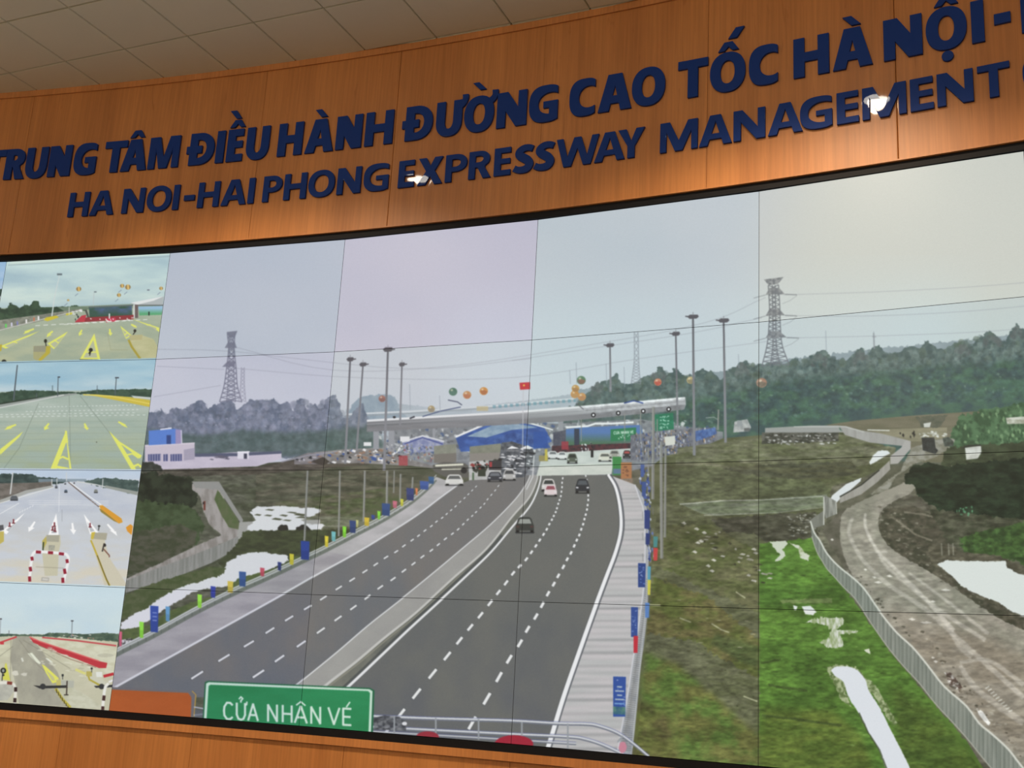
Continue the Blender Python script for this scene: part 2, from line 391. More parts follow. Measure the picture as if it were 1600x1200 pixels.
# water on the left
c.fill([(390, 800), (402, 792), (440, 790), (490, 794), (502, 798), (485, 808), (470, 812), (480, 818), (508, 820), (500, 828), (452, 832), (430, 830), (400, 834), (385, 826), (400, 812)], (222, 224, 226), warp=2.5, wn=(8, 3))
c.specks([(400, 795), (480, 794), (480, 815), (400, 812)], 12, [(80, 84, 62)], (4, 12), (.8, 2), 3, .9)
for x, y, r in ((442, 826, 8), (474, 829, 11)): c.disc(x, y, r, r * .8, (50, 50, 46), warp=2)
c.fill([(380, 830), (560, 826), (600, 840), (540, 862), (440, 900), (370, 905), (340, 880), (370, 850)], (74, 84, 56), (60, 66, 48), ns=(12, 5), ct=3, warp=3)
c.fill([(355, 880), (372, 868), (400, 862), (450, 868), (452, 876), (420, 890), (395, 902), (360, 915), (300, 925), (245, 960), (210, 985), (188, 982), (190, 972), (222, 950), (262, 925), (255, 915), (300, 900), (345, 896)], (220, 222, 226), warp=2.5, wn=(7, 3))
c.fill([(196, 928), (260, 905), (330, 885), (352, 888), (350, 897), (290, 915), (255, 930), (230, 950), (188, 968)], (72, 88, 52), (88, 98, 66), ns=(8, 5), ct=3, warp=3)
c.fill([(188, 985), (240, 975), (262, 955), (310, 938), (350, 925), (370, 905), (440, 885), (460, 870), (500, 862), (430, 900), (300, 960), (186, 1022)], (76, 94, 56), (92, 108, 62), ns=(10, 5), ct=3, warp=2)
c.fill([(188, 1000), (205, 997), (212, 1003), (192, 1012)], (200, 200, 200), (60, 60, 60), ns=(3, 3), ct=6)
# building and wall, far left
c.fill([(226, 722), (304, 711), (362, 707), (440, 706), (440, 717), (402, 729), (222, 735)], (208, 202, 212), (196, 190, 202), ns=(30, 6))
c.fill([(304, 709), (372, 708), (440, 705), (440, 709), (372, 713), (304, 714)], (88, 96, 120))
c.specks([(306, 714), (364, 712), (364, 718), (306, 719)], 8, [(100, 100, 116)], (3, 6), (1, 2), 2)
c.box(371, 706, 389, 717, (226, 226, 230)); c.box(381, 709, 386, 717, (70, 74, 92)); c.line([(371, 706.5), (390, 706)], 1.6, (250, 250, 250))
c.fill([(226, 696), (304, 692), (304, 718), (226, 723)], (206, 198, 206)); c.fill([(287, 703), (304, 700), (304, 718), (287, 720)], (170, 166, 182))
for x0, x1 in ((231, 251), (255, 262), (266, 284)):
    c.box(x0, 710, x1, 721, (84, 92, 138), -.03)
    for k in range(int((x1 - x0) / 4)): c.line([(x0 + 3 + k * 4, 710), (x0 + 3 + k * 4, 721)], .9, (190, 190, 205))
c.line([(226, 696.5), (304, 692.5)], 2, (226, 218, 222))
c.fill([(232, 673), (272, 670), (284, 672), (284, 693), (232, 696)], (88, 136, 218)); c.fill([(274, 671), (284, 672), (284, 693), (274, 694)], (160, 150, 190))
c.box(260, 680, 267, 694, (52, 78, 140)); c.line([(250, 671), (268, 669)], 2.6, (225, 230, 235)); c.line([(249, 669.5), (262, 668)], 1, (60, 70, 90)); c.line([(283, 672), (284, 694)], 1.4, (225, 225, 232))
c.fill([(222, 722), (236, 722), (250, 728), (254, 735), (220, 736)], (70, 78, 70), (50, 56, 50), ns=(5, 5), warp=3)
# cars and clutter between building and toll plaza
c.fill([(460, 716), (480, 708), (540, 702), (600, 700), (700, 700), (700, 735), (640, 728), (560, 724), (460, 726)], (150, 148, 146), (120, 118, 118), ns=(10, 4), ct=3, warp=1)
c.specks([(462, 716), (540, 703), (680, 700), (680, 722), (600, 724), (462, 724)], 150, [(230, 230, 232), (70, 74, 82), (190, 190, 195), (60, 90, 160), (150, 120, 100), (40, 44, 50)], (1.5, 5), (1, 2.6), 12)
c.fill([(486, 722), (505, 714), (515, 722), (505, 728)], (70, 66, 60)); c.line([(440, 722), (480, 712), (525, 706)], 2, (150, 152, 160))
texture(c, [(x, y + 9) for x, y in LTOP] + [(590, 690), (560, 704), (440, 704), (310, 706), (290, 668), (240, 666)], 6, 6, .14, 55)
# roads
LW = smooth([(150, 1092), (185, 1071), (290, 1013), (400, 952), (450, 924), (497, 897), (548, 869), (595, 841), (650, 806), (686, 779), (716, 757)], 5)
MEDL = smooth([(440, 1088), (466, 1068), (525, 1020), (575, 977), (627, 936), (675, 897), (725, 855), (765, 821), (800, 786), (818, 763), (829, 740), (835, 712)], 5)
MEDR = smooth([(500, 1112), (545, 1072), (600, 1020), (640, 982), (687, 939), (732, 897), (768, 862), (800, 824), (826, 793), (838, 770), (844, 750), (845, 738)], 5)
RWL = smooth([(950, 741), (962, 762), (969, 795), (970, 828), (962, 862), (947, 902), (931, 945), (906, 1015), (880, 1090), (857, 1165), (835, 1230)], 5)
RAILL = smooth([(150, 1038), (182, 1017), (240, 988), (300, 955), (360, 925), (425, 896), (500, 860), (560, 829), (600, 808), (640, 783), (668, 760), (682, 745)], 5)
c.fill(LW + MEDL[::-1], (112, 114, 116), (118, 116, 114), ns=(60, 90), ct=2.0, grad=((100, 108, 118), 830, 1060))
c.fill(RAILL + LW[::-1], (152, 150, 156), (170, 168, 172), ns=(50, 12), ct=2.5, seed=3)
c.fill(RAILL[30:] + LW[30:][::-1], (176, 176, 176), (196, 194, 196), ns=(30, 9), ct=2.5, al=.7)
c.fill(MEDR + [(845, 738), (950, 738)] + RWL[:] + [(700, 1290), (440, 1180)], (102, 106, 104), (108, 110, 106), ns=(70, 90), ct=2.2, grad=((94, 98, 106), 900, 1150))
c.fill(MEDL + MEDR[::-1], (150, 150, 148), (160, 160, 156), ns=(60, 30), ct=2)
rid = smooth([(478, 1100), (510, 1070), (555, 1035), (600, 997), (650, 957), (710, 902), (760, 858), (800, 808), (826, 778), (838, 752), (841, 735)], 5)
c.fill(rid + MEDR[::-1], (120, 122, 112), (100, 104, 98), ns=(20, 20)); c.line(rid, 4.5, (196, 196, 192), 2.0)
c.line([(p[0] + 5.5, p[1] + 1) for p in rid[:30]], 3, (138, 138, 124), 1)
c.fill([(p[0] - 5, p[1] - 4) for p in MEDR[:34]] + MEDR[:34][::-1], (72, 78, 80), al=.75)
c.line(MEDL, 2.2, (214, 216, 218), 1.4); c.line(MEDR, 4.6, (226, 228, 230), 2.0); c.line(LW, 3.6, (212, 214, 218), 2.2)
c.dashes([(308, 1055), (350, 1028), (389, 1006), (422, 985), (452, 966), (481, 949), (505, 934), (529, 919), (550, 906), (570, 893), (587, 882), (603, 871), (619, 862), (631, 853), (644, 844), (654, 837), (664, 829), (674, 822), (682, 815), (691, 809), (698, 803), (705, 797), (712, 791), (719, 784), (726, 778), (732, 772), (738, 766), (744, 760)], 3.2, 1.6, (218, 220, 222))
c.dashes([(356, 1083), (404, 1053), (437, 1029), (471, 1006), (501, 985), (528, 966), (552, 949), (574, 933), (594, 918), (614, 905), (631, 892), (646, 881), (660, 870), (674, 860), (685, 851), (696, 842), (707, 834), (716, 827), (724, 819), (731, 812), (738, 806), (744, 800), (751, 793), (757, 787), (762, 780), (768, 773), (774, 766), (779, 759)], 3.4, 1.6, (220, 222, 224))
c.dashes([(600, 1148), (626, 1116), (651, 1084), (676, 1053), (699, 1025), (718, 1001), (735, 980), (751, 961), (766, 942), (779, 926), (791, 911), (802, 896), (812, 885), (822, 874), (830, 863), (837, 853), (843, 844), (849, 835), (854, 827), (858, 819), (862, 812), (865, 806), (868, 800), (870, 794), (872, 787), (874, 781), (876, 775), (877, 768), (878, 761), (878, 754), (879, 747)], 4.6, 2.4, (228, 230, 230), .5)
c.dashes([(715, 1172), (738, 1130), (761, 1092), (780, 1058), (796, 1030), (812, 1005), (824, 983), (837, 963), (847, 945), (856, 928), (865, 913), (872, 900), (880, 886), (886, 874), (892, 864), (897, 853), (901, 844), (905, 836), (908, 827), (911, 819), (913, 811), (915, 804), (917, 796), (918, 789), (919, 781), (919, 774), (919, 766), (918, 758), (917, 750), (915, 743)], 5.0, 2.4, (230, 232, 232), .5)
# toll plaza backdrop
c.fill([(615, 668), (720, 655), (870, 662), (1000, 655), (1080, 668), (1130, 675), (1130, 700), (1080, 712), (960, 742), (840, 742), (780, 742), (700, 735), (640, 718), (600, 700)], (140, 146, 152), (118, 124, 132), ns=(8, 5), ct=3)
c.specks([(580, 668), (760, 662), (1060, 655), (1120, 672), (1000, 705), (820, 715), (600, 712)], 420, [(190, 196, 202), (86, 92, 100), (150, 156, 165), (70, 95, 140), (110, 116, 120), (210, 212, 214)], (1, 4), (1, 4), 31, .8)
c.fill([(838, 743), (844, 722), (856, 706), (900, 702), (990, 698), (975, 716), (958, 724), (955, 741)], (206, 212, 208), (192, 200, 196), ns=(14, 5))
c.fill([(838, 743), (842, 728), (956, 724), (955, 741)], (196, 206, 196), (210, 216, 206), ns=(20, 6))
# columns of the canopy, small tents, stage
for x0, x1, y0, y1 in ((583, 592, 674, 702), (607, 616, 673, 706), (676, 680, 668, 694), (740, 746, 668, 692), (872, 880, 658, 700)): c.box(x0, y0, x1, y1, (150, 154, 162)); 
c.fill([(628, 690), (660, 680), (694, 690), (690, 705), (632, 708)], (120, 130, 176), (170, 176, 200), ns=(6, 6)); c.line([(628, 691), (660, 681), (694, 690)], 2, (222, 224, 228)); c.line([(632, 694), (660, 684), (692, 694)], 1.8, (66, 80, 150))
c.box(568, 691, 580, 697, (226, 228, 230)); c.box(625, 682, 640, 690, (224, 226, 230)); c.line([(612, 712), (622, 704), (628, 696)], 3, (226, 228, 232))
c.specks([(600, 695), (680, 693), (680, 722), (600, 716)], 120, [(84, 104, 150), (170, 130, 105), (200, 202, 206), (84, 88, 98), (140, 150, 130), (140, 90, 95), (170, 174, 180), (120, 126, 140)], (.7, 2.2), (1, 3), 41, .8)
c.box(623, 712, 637, 728, (176, 66, 74), al=.8)
c.fill([(712, 684), (785, 655), (850, 668), (862, 690), (836, 702), (720, 706)], (66, 106, 186), (50, 84, 158), ns=(12, 6), ct=3)
c.fill([(730, 682), (785, 658), (840, 668), (800, 672), (760, 684)], (150, 176, 196), (120, 150, 178), ns=(8, 5)); c.fill([(770, 688), (800, 676), (850, 682), (860, 700), (780, 704)], (44, 74, 140), (72, 110, 180), ns=(6, 6))
c.line([(712, 683), (740, 671), (785, 651), (830, 662), (864, 672)], 3.2, (232, 234, 236), 2)
c.fill([(864, 676), (884, 672), (884, 698), (864, 700)], (70, 76, 96), (92, 96, 110), ns=(4, 4)); c.box(833, 675, 855, 700, (40, 84, 170), al=.8)
c.fill([(884, 671), (905, 668), (1002, 664), (1006, 690), (905, 697), (884, 697)], (84, 124, 186), grad=((76, 116, 92), 676, 692)); c.line([(884, 668), (918, 666), (930, 662), (955, 662), (990, 660)], 3, (236, 238, 240)); c.box(897, 670, 905, 697, (54, 66, 86))
c.fill([(862, 697), (1000, 692), (1000, 700), (862, 708)], (96, 54, 62), (60, 50, 58), ns=(4, 3), ct=3)
c.box(877, 690, 888, 703, (170, 56, 72), al=.85); c.specks([(906, 694), (926, 693), (926, 705), (906, 706)], 18, [(235, 235, 238), (40, 42, 50)], (.8, 1.5), (1.5, 3), 5)
# big canopy
c.fill([(573, 656), (675, 650), (800, 643), (900, 635), (975, 629), (1071, 620), (1072, 632), (1069, 640), (1000, 647), (875, 659), (750, 666), (700, 668), (573, 675)], (178, 180, 186), grad=((112, 116, 122), 640, 664))
c.fill([(573, 667), (700, 660), (800, 656), (900, 648), (1000, 639), (1071, 632), (1069, 640), (1000, 647), (875, 659), (750, 666), (573, 675)], (122, 124, 130), (134, 136, 142), ns=(40, 4))
c.line([(573, 657.5), (675, 651.5), (800, 644.5), (900, 636.5), (975, 630.5), (1070, 622)], 3.4, (226, 228, 232)); c.line([(573, 663), (700, 656), (900, 643), (1070, 627)], 1.4, (150, 152, 158))
for x, y in ((927, 648.5), (966, 645.5), (1005, 642.5), (1045, 639.5)): c.disc(x, y, 3.6, 3.6, (30, 32, 38)); c.disc(x, y, 1.7, 1.9, (245, 245, 250))
c.line([(975, 630), (990, 626), (1005, 630)], 2, (50, 76, 150)); c.line([(640, 654), (648, 651)], 2.4, (60, 64, 76)); c.disc(616, 652, 2.4, 1.8, (40, 44, 52)); c.line([(660, 651), (690, 642), (720, 636)], 1.6, (76, 90, 130)); c.line([(700, 625), (715, 628), (722, 633)], 1.6, (76, 84, 110)); c.line([(900, 630), (912, 640)], 1.3, (90, 92, 100))
# trucks and blocks on the left carriageway
c.fill([(560 + 118, 697), (713, 694), (713, 710), (678, 712)], (128, 132, 120), (142, 146, 132), ns=(6, 6)); c.fill([(678, 710), (713, 708), (713, 722), (678, 724)], (120, 116, 110))
c.fill([(734, 698), (783, 693), (784, 708), (734, 710)], (122, 126, 112), (136, 140, 124), ns=(6, 6)); c.fill([(734, 709), (784, 707), (782, 720), (734, 721)], (138, 134, 128))
c.fill([(784, 692), (800, 690), (832, 700), (834, 712), (820, 745), (784, 748), (780, 720)], (70, 76, 84), (104, 110, 118), ns=(5, 4), ct=3)
c.specks([(784, 704), (834, 700), (832, 735), (790, 746)], 70, [(200, 202, 206), (44, 48, 54), (120, 124, 130), (225, 226, 228)], (2, 6), (1, 2.2), 51)
c.fill([(792, 702), (800, 697), (812, 701)], (232, 234, 236)); c.fill([(812, 702), (824, 696), (834, 701)], (226, 228, 232))
c.fill([(676, 727), (694, 722), (726, 724), (732, 728), (732, 746), (696, 745), (678, 736)], (96, 96, 92)); c.line([(680, 728), (724, 726)], 3, (226, 226, 206)); c.line([(690, 733), (728, 732)], 2.4, (190, 190, 174)); c.disc(725, 735, 5, 4.5, (44, 46, 48))
c.fill([(733, 722), (782, 718), (784, 748), (733, 750)], (168, 170, 168), (196, 198, 198), ns=(8, 6))
c.specks([(736, 721), (782, 718), (782, 732), (738, 736)], 34, [(50, 54, 50), (66, 72, 64), (150, 60, 60), (40, 42, 44)], (1.5, 5), (1.5, 4), 52); c.box(764, 720, 784, 734, (60, 60, 64)); c.box(765, 722, 769, 730, (176, 60, 66)); c.box(738, 738, 741, 750, (84, 110, 84)); c.box(747, 733, 759, 744, (58, 66, 56))
def car(x0, y0, x1, y1, body, glass, light=(225, 225, 228)):
    w, h = x1 - x0, y1 - y0
    c.fill([(x0 - w * .04, y1 - h * .04), (x1 + w * .04, y1 - h * .04), (x1, y1 + h * .06), (x0, y1 + h * .06)], (40, 44, 48), al=.8)
    c.fill([(x0 + w * .14, y0 + h * .1), (x0 + w * .25, y0), (x1 - w * .25, y0), (x1 - w * .14, y0 + h * .1), (x1 - w * .04, y0 + h * .45), (x1, y0 + h * .55), (x1, y1 - h * .12), (x0, y1 - h * .12), (x0, y0 + h * .55), (x0 + w * .04, y0 + h * .45)], body)
    c.fill([(x0 + w * .24, y0 + h * .12), (x1 - w * .24, y0 + h * .12), (x1 - w * .13, y0 + h * .42), (x0 + w * .13, y0 + h * .42)], glass)
    c.fill([(x0 + w * .04, y0 + h * .56), (x0 + w * .22, y0 + h * .58), (x0 + w * .20, y0 + h * .68), (x0 + w * .04, y0 + h * .66)], light)
    c.fill([(x1 - w * .04, y0 + h * .56), (x1 - w * .22, y0 + h * .58), (x1 - w * .20, y0 + h * .68), (x1 - w * .04, y0 + h * .66)], light)
    c.box(x0 + w * .02, y1 - h * .14, x0 + w * .2, y1, (34, 36, 38)); c.box(x1 - w * .2, y1 - h * .14, x1 - w * .02, y1, (34, 36, 38))
car(696, 741, 724, 758, (212, 212, 208), (96, 100, 100)); car(762, 737, 785, 752, (60, 64, 72), (110, 116, 124)); car(786, 733, 806, 750, (178, 178, 176), (70, 74, 78))
car(846, 748, 868, 767, (206, 204, 200), (60, 66, 66)); car(850, 757, 870, 775, (222, 206, 208), (150, 80, 92)); car(899, 748, 921, 770, (50, 54, 60), (84, 92, 98)); car(806, 808, 834, 832, (60, 64, 62), (150, 156, 150), (90, 60, 60))
car(886, 709, 902, 724, (88, 98, 86), (50, 56, 54)); car(856, 705, 871, 717, (218, 220, 220), (110, 116, 120)); car(871, 706, 885, 718, (226, 228, 228), (120, 126, 130)); car(935, 708, 955, 721, (216, 216, 200), (96, 100, 96)); car(952, 704, 968, 716, (160, 160, 150), (90, 94, 92)); car(973, 704, 986, 716, (56, 56, 60), (180, 80, 80))
c.box(842, 712, 856, 721, (150, 140, 90)); c.box(851, 702, 855, 720, (196, 180, 70)); c.box(923, 703, 927, 715, (36, 40, 44))
c.line([(834, 712), (832, 745), (822, 765)], 2, (200, 202, 204))
# flag on its pole, balloons
c.line([(818, 598), (817, 700)], 1.2, (190, 194, 200)); c.fill([(812, 598), (828, 597), (828, 608), (813, 609)], (206, 52, 62)); c.disc(819, 602, 1.6, 1.6, (235, 190, 70))
for x, y, r, a_, b_ in ((597, 623, 5.5, (160, 110, 100), (120, 90, 90)), (674, 639, 5.5, (170, 150, 110), (130, 130, 130)), (708, 612, 6.5, (74, 118, 100), (90, 130, 120)), (730, 617, 6.5, (196, 140, 90), (180, 100, 80)), (756, 611, 6.5, (206, 140, 70), (160, 90, 70)),
                        (908, 594, 7, (90, 130, 100), (170, 80, 80)), (909, 620, 6.5, (206, 150, 90), (170, 120, 90)), (898, 616, 6.5, (204, 140, 70), (180, 150, 110)), (899, 607, 6, (196, 150, 80), (150, 110, 80)), (1028, 597, 6, (210, 130, 100), (190, 60, 60)), (1079, 594, 6, (190, 170, 120), (110, 110, 90)), (1190, 598, 8, (170, 130, 110), (100, 110, 100))):
    c.disc(x, y, r, r * .96, a_); c.fill([(x - r * .9, y), (x, y - r * .3), (x + r * .95, y + r * .1), (x + r * .5, y + r * .8), (x - r * .4, y + r * .85)], b_, al=.55); c.disc(x - r * .3, y - r * .4, r * .3, r * .25, (235, 225, 200), al=.6)
# pylons
def truss(pts_l, pts_r, col, n, w=1.2, al=.9):
    L = smooth(pts_l, 4); R_ = smooth(pts_r, 4)
    c.line(L, w, col, al=al); c.line(R_, w, col, al=al)
    def at(Q, t):
        q = t * (len(Q) - 1); i = min(int(q), len(Q) - 2); f = q - i
        return (Q[i][0] * (1 - f) + Q[i + 1][0] * f, Q[i][1] * (1 - f) + Q[i + 1][1] * f)
    for k in range(n):
        a_, b_ = at(L, k / n), at(R_, (k + 1) / n); c.line([a_, b_], w * .8, col, al=al)
        a_, b_ = at(R_, k / n), at(L, (k + 1) / n); c.line([a_, b_], w * .8, col, al=al)
P1 = (118, 122, 140)
truss([(355, 521), (357, 545), (354, 575), (350, 603), (343, 628)], [(367, 521), (366, 545), (369, 575), (371, 603), (378, 628)], P1, 14, 1.6)
truss([(358, 525), (358, 560), (356, 600), (354, 628)], [(364, 525), (365, 560), (366, 600), (368, 628)], P1, 16, 1.2)
for y, x0, x1 in ((541, 351, 370), (570, 347, 367)): c.fill([(x0, y + 3), (356, y - 6), (367, y - 6), (x1, y + 3)], P1, al=.85)
c.fill([(354, 519), (371, 517), (367, 527), (358, 528)], P1, al=.9)
truss([(377, 574), (376, 600), (373, 628)], [(382, 574), (382, 600), (384, 628)], (150, 152, 168), 9, 1)
P2 = (112, 118, 128)
c.fill([(1193, 437), (1224, 433), (1215, 444), (1201, 446)], P2, (150, 154, 160), ns=(3, 3), ct=5)
truss([(1200, 446), (1202, 480), (1201, 510), (1198, 540), (1190, 572)], [(1216, 445), (1218, 480), (1219, 510), (1222, 540), (1233, 570)], P2, 18, 1.7)
truss([(1206, 446), (1207, 500), (1207, 540), (1203, 572)], [(1211, 446), (1212, 500), (1213, 540), (1219, 572)], P2, 22, 1.4)
for y, x0, x1 in ((458, 1196, 1226), (491, 1196, 1226), (525, 1196, 1229)):
    c.fill([(x0, y + 3), (1202, y - 8), (1217, y - 8), (x1, y + 2)], P2, (140, 144, 150), ns=(3, 3), ct=5, al=.9); c.line([(x1, y + 2), (x1 + 19, y + 3)], 1.3, P2, al=.8); c.line([(x1 + 19, y + 4), (x1 + 8, y + 12), (x1 - 4, y + 17)], .9, P2, al=.4)
    c.line([(x0, y + 3), (x0 - 18, y + 8)], 1.2, P2, al=.6)
truss([(991, 519), (991, 560), (989, 580), (986, 600)], [(997, 519), (998, 560), (999, 580), (1001, 600)], (140, 148, 160), 12, 1.1)
for x, y0, y1 in ((900, 566, 600), (947, 568, 600), (975, 573, 605), (890, 578, 600), (1154, 553, 575), (1290, 516, 548), (1365, 517, 545), (687, 618, 645), (640, 600, 640)):
    c.line([(x, y0), (x + 1, y1)], 1.2, (150, 160, 174), al=.7)
c.line([(1363, 526), (1369, 526)], 1, (130, 130, 140), al=.8); c.line([(1365, 520), (1366, 545)], 2.4, (140, 146, 156), al=.7)
# lamp masts
def mast(x0, y0, x1, y1, w, hw=7, flip=1, col=(132, 134, 142), top=(92, 94, 104)):
    c.line([(x0, y0), (x1, y1)], w * .8, top, w * 1.3, grad=(col, y0, y0 + (y1 - y0) * .6))
    c.fill([(x0 - hw, y0 - 1), (x0 - hw * .5, y0 - 4), (x0 + hw * .8, y0 - 4), (x0 + hw, y0 - 1), (x0 + hw * .6, y0 + 2), (x0 - hw * .6, y0 + 2.5)], (86, 86, 96)); c.line([(x0, y0), (x0 + flip * (hw + 3), y0 - 1.5 * 1)], 1.8, (86, 86, 96)); c.line([(x0, y0 - 8), (x0, y0 - 3)], .8, (130, 130, 140))
mast(547, 562, 539, 725, 3, 6); mast(567, 570, 557, 705, 2.6, 6); mast(606, 547, 600, 735, 3.4, 8); mast(628, 570, 625, 665, 2.4, 5)
mast(953, 540, 954, 612, 2.6, 7, -1); mast(1056, 522, 1060, 718, 2.8, 7, -1); mast(1083, 496, 1085, 712, 3.4, 9, -1); mast(1131, 502, 1134, 692, 3.2, 9, -1)
def poles():
    for x0, y0, x1, y1, w in ((481, 735, 476, 845, 2.6), (531, 735, 529, 838, 2.4), (570, 735, 568, 815, 2.8), (605, 735, 604, 800, 3), (626, 740, 625, 784, 2.4), (645, 745, 644, 766, 2.4), (616, 735, 615, 770, 1.6),
                              (1021, 636, 1020, 780, 4.2), (1033, 690, 1034, 873, 4.6), (1040, 700, 1039, 840, 3.4), (1013, 700, 1013, 800, 2.2), (976, 646, 976, 690, 1.2), (1001, 640, 1001, 690, 1.4), (908, 655, 908, 690, 1), (1123, 640, 1122, 672, 2), (1027, 655, 1027, 715, 1.8)):
        c.line([(x0, y0), (x1, y1)], w, (150, 152, 148), (124, 126, 122) and w * 1.1, al=.9)
        c.line([(x0 + w * .3, y0), (x1 + w * .3, y1)], w * .35, (104, 106, 102), al=.6)
poles()
c.line([(1103, 653), (1116, 652), (1122, 656), (1123, 672)], 1.2, (150, 160, 160))
# green road signs by the plaza
c.fill([(954, 671), (994, 668), (994, 687), (954, 690)], (40, 128, 84)); SMALL_SIGN = True; c.specks([(965, 681), (984, 680), (984, 685), (965, 686)], 10, [(180, 215, 195)], (.7, 1.4), (1, 1.8), 4)
c.fill([(1023, 648), (1052, 645), (1053, 671), (1024, 674)], (36, 124, 92))
for k in range(4): c.specks([(1031, 650.5 + k * 5.6), (1045, 650 + k * 5.6), (1045, 653 + k * 5.6), (1031, 653.5 + k * 5.6)], 10, [(170, 215, 195)], (.7, 1.5), (.8, 1.3), 60 + k)
c.disc(991, 686, 5, 4.6, (50, 56, 110)); c.disc(991, 685, 2.8, 2, (225, 225, 230)); c.disc(991, 689, 2, 1.5, (170, 60, 80))
c.box(957, 714, 971, 742, (58, 140, 72)); c.box(958, 732, 970, 740, (90, 120, 150)); c.box(970, 723, 987, 748, (176, 118, 76)); c.specks([(973, 726), (984, 726), (984, 744), (973, 744)], 20, [(120, 80, 60)], (1, 2), (.6, 1.2), 7); c.fill([(968, 748), (989, 747), (988, 757), (969, 757)], (150, 130, 110), (120, 110, 96), ns=(3, 3))
# crowd right of the plaza
c.fill([(985, 680), (1060, 670), (1120, 668), (1122, 690), (1060, 712), (1000, 722), (985, 720)], (128, 130, 140), (100, 104, 118), ns=(5, 5), ct=3)
c.specks([(990, 678), (1118, 668), (1120, 688), (1060, 710), (995, 722)], 420, [(70, 96, 160), (60, 84, 150), (215, 216, 220), (60, 64, 74), (190, 150, 110), (100, 110, 130), (160, 170, 190), (70, 70, 60)], (.6, 1.5), (1.2, 3.6), 71, .75)
c.fill([(1038, 683), (1055, 681), (1055, 695), (1040, 697)], (214, 214, 206)); c.fill([(1085, 674), (1118, 668), (1120, 678), (1088, 690)], (84, 124, 196), (56, 90, 160), ns=(3, 6), ct=4, al=.85)
c.fill([(1148, 659), (1168, 655), (1174, 668), (1170, 674), (1146, 676)], (188, 190, 190), (150, 154, 156), ns=(5, 5)); c.box(1152, 657, 1160, 666, (150, 156, 160)); c.box(1163, 669, 1172, 674, (100, 104, 106))
# right bank: slope beside the highway and the valley floor
GR = [(1040, 712), (1080, 706), (1130, 685), (1190, 680), (1300, 668), (1380, 700), (1400, 720), (1350, 745), (1300, 760), (1290, 800), (1270, 820), (1300, 900), (1480, 1130), (1600, 1290), (985, 1290), (990, 1150), (1000, 1040), (1014, 950), (1020, 850), (1008, 790), (1000, 760), (1010, 735)]
c.fill(GR, (102, 106, 78), (84, 90, 60), ns=(34, 12), ct=3, seed=9)
c.fill([(1060, 700), (1180, 684), (1300, 676), (1400, 700), (1395, 720), (1290, 735), (1050, 745)], (112, 114, 90), (92, 98, 68), ns=(30, 5), ct=3, seed=3, warp=2)
c.fill([(1080, 735), (1190, 726), (1330, 720), (1345, 740), (1290, 748), (1180, 750), (1060, 760)], (74, 78, 62), (88, 90, 66), ns=(30, 4), ct=3, warp=3)
c.fill([(1040, 735), (1100, 726), (1190, 745), (1280, 750), (1300, 765), (1290, 778), (1180, 778), (1060, 785)], (98, 106, 74), (82, 88, 64), ns=(20, 6), ct=3.4, warp=3)
c.fill([(1060, 786), (1190, 780), (1292, 772), (1292, 790), (1215, 801), (1120, 806), (1095, 802)], (118, 126, 106), (100, 112, 84), ns=(30, 4), ct=3)
c.line([(1062, 788), (1130, 782), (1190, 781), (1288, 775)], 1.8, (172, 176, 164), al=.8); c.line([(1100, 805), (1160, 803), (1215, 801), (1290, 792)], 1.4, (160, 164, 150), al=.7)
c.fill([(1110, 812), (1190, 804), (1275, 800), (1278, 850), (1200, 850), (1180, 835), (1130, 830)], (86, 86, 72), (64, 66, 52), ns=(18, 5), ct=3.4, warp=3)
c.specks([(1230, 805), (1285, 798), (1280, 830), (1235, 838)], 70, [(130, 130, 120), (60, 62, 54), (150, 150, 140)], (1, 4), (.8, 2), 81)
c.fill([(1040, 820), (1110, 820), (1200, 870), (1190, 960), (1060, 900), (1016, 880)], (104, 106, 72), (86, 96, 54), ns=(24, 10), ct=3, warp=5, seed=13)
c.fill([(1020, 900), (1100, 930), (1190, 1000), (1185, 1060), (1080, 1000), (1010, 990)], (108, 104, 62), (92, 104, 50), ns=(26, 12), ct=3, warp=6, seed=15)
c.fill([(1186, 850), (1270, 840), (1310, 905), (1400, 1030), (1545, 1200), (1600, 1290), (1186, 1290)], (92, 136, 50), (74, 112, 42), ns=(60, 16), ct=2.6, warp=3, seed=17)
c.fill([(1190, 1105), (1300, 1110), (1345, 1150), (1365, 1200), (1365, 1290), (1180, 1290)], (98, 118, 46), (80, 104, 40), ns=(40, 10), ct=2.8, blur=6, seed=19)
c.fill([(1390, 1070), (1460, 1110), (1540, 1200), (1560, 1290), (1420, 1290), (1400, 1150)], (86, 112, 44), (68, 94, 38), ns=(30, 20), ct=2.6, blur=8)
c.fill([(1010, 1020), (1060, 1040), (1130, 1100), (1186, 1150), (1186, 1290), (990, 1290), (995, 1120)], (88, 118, 50), (104, 108, 54), ns=(30, 24), ct=3, warp=6, blur=4, seed=23)
c.fill([(1120, 990), (1186, 1010), (1186, 1045), (1160, 1035), (1110, 1005)], (72, 92, 52), (84, 100, 56), ns=(16, 6), blur=3, al=.8)
c.fill([(990, 1090), (1040, 1110), (1060, 1180), (1060, 1290), (985, 1290)], (84, 76, 48), (98, 104, 50), ns=(20, 14), ct=3, blur=5, al=.7)
c.specks([(1060, 815), (1120, 825), (1210, 900), (1190, 920), (1100, 850), (1060, 822)], 34, [(176, 176, 162), (64, 66, 48), (150, 150, 132)], (2, 6), (1, 2.4), 91)
for x, y in ((1068, 817), (1088, 826), (1100, 832), (1085, 862), (1095, 845), (1106, 884), (1112, 892), (1090, 848), (1178, 858), (1181, 864), (1115, 875)): c.fill([(x - 4, y), (x + 1, y - 2.4), (x + 5, y + 1), (x + 2, y + 3)], (188, 188, 174), warp=1.2, wn=(3, 3))
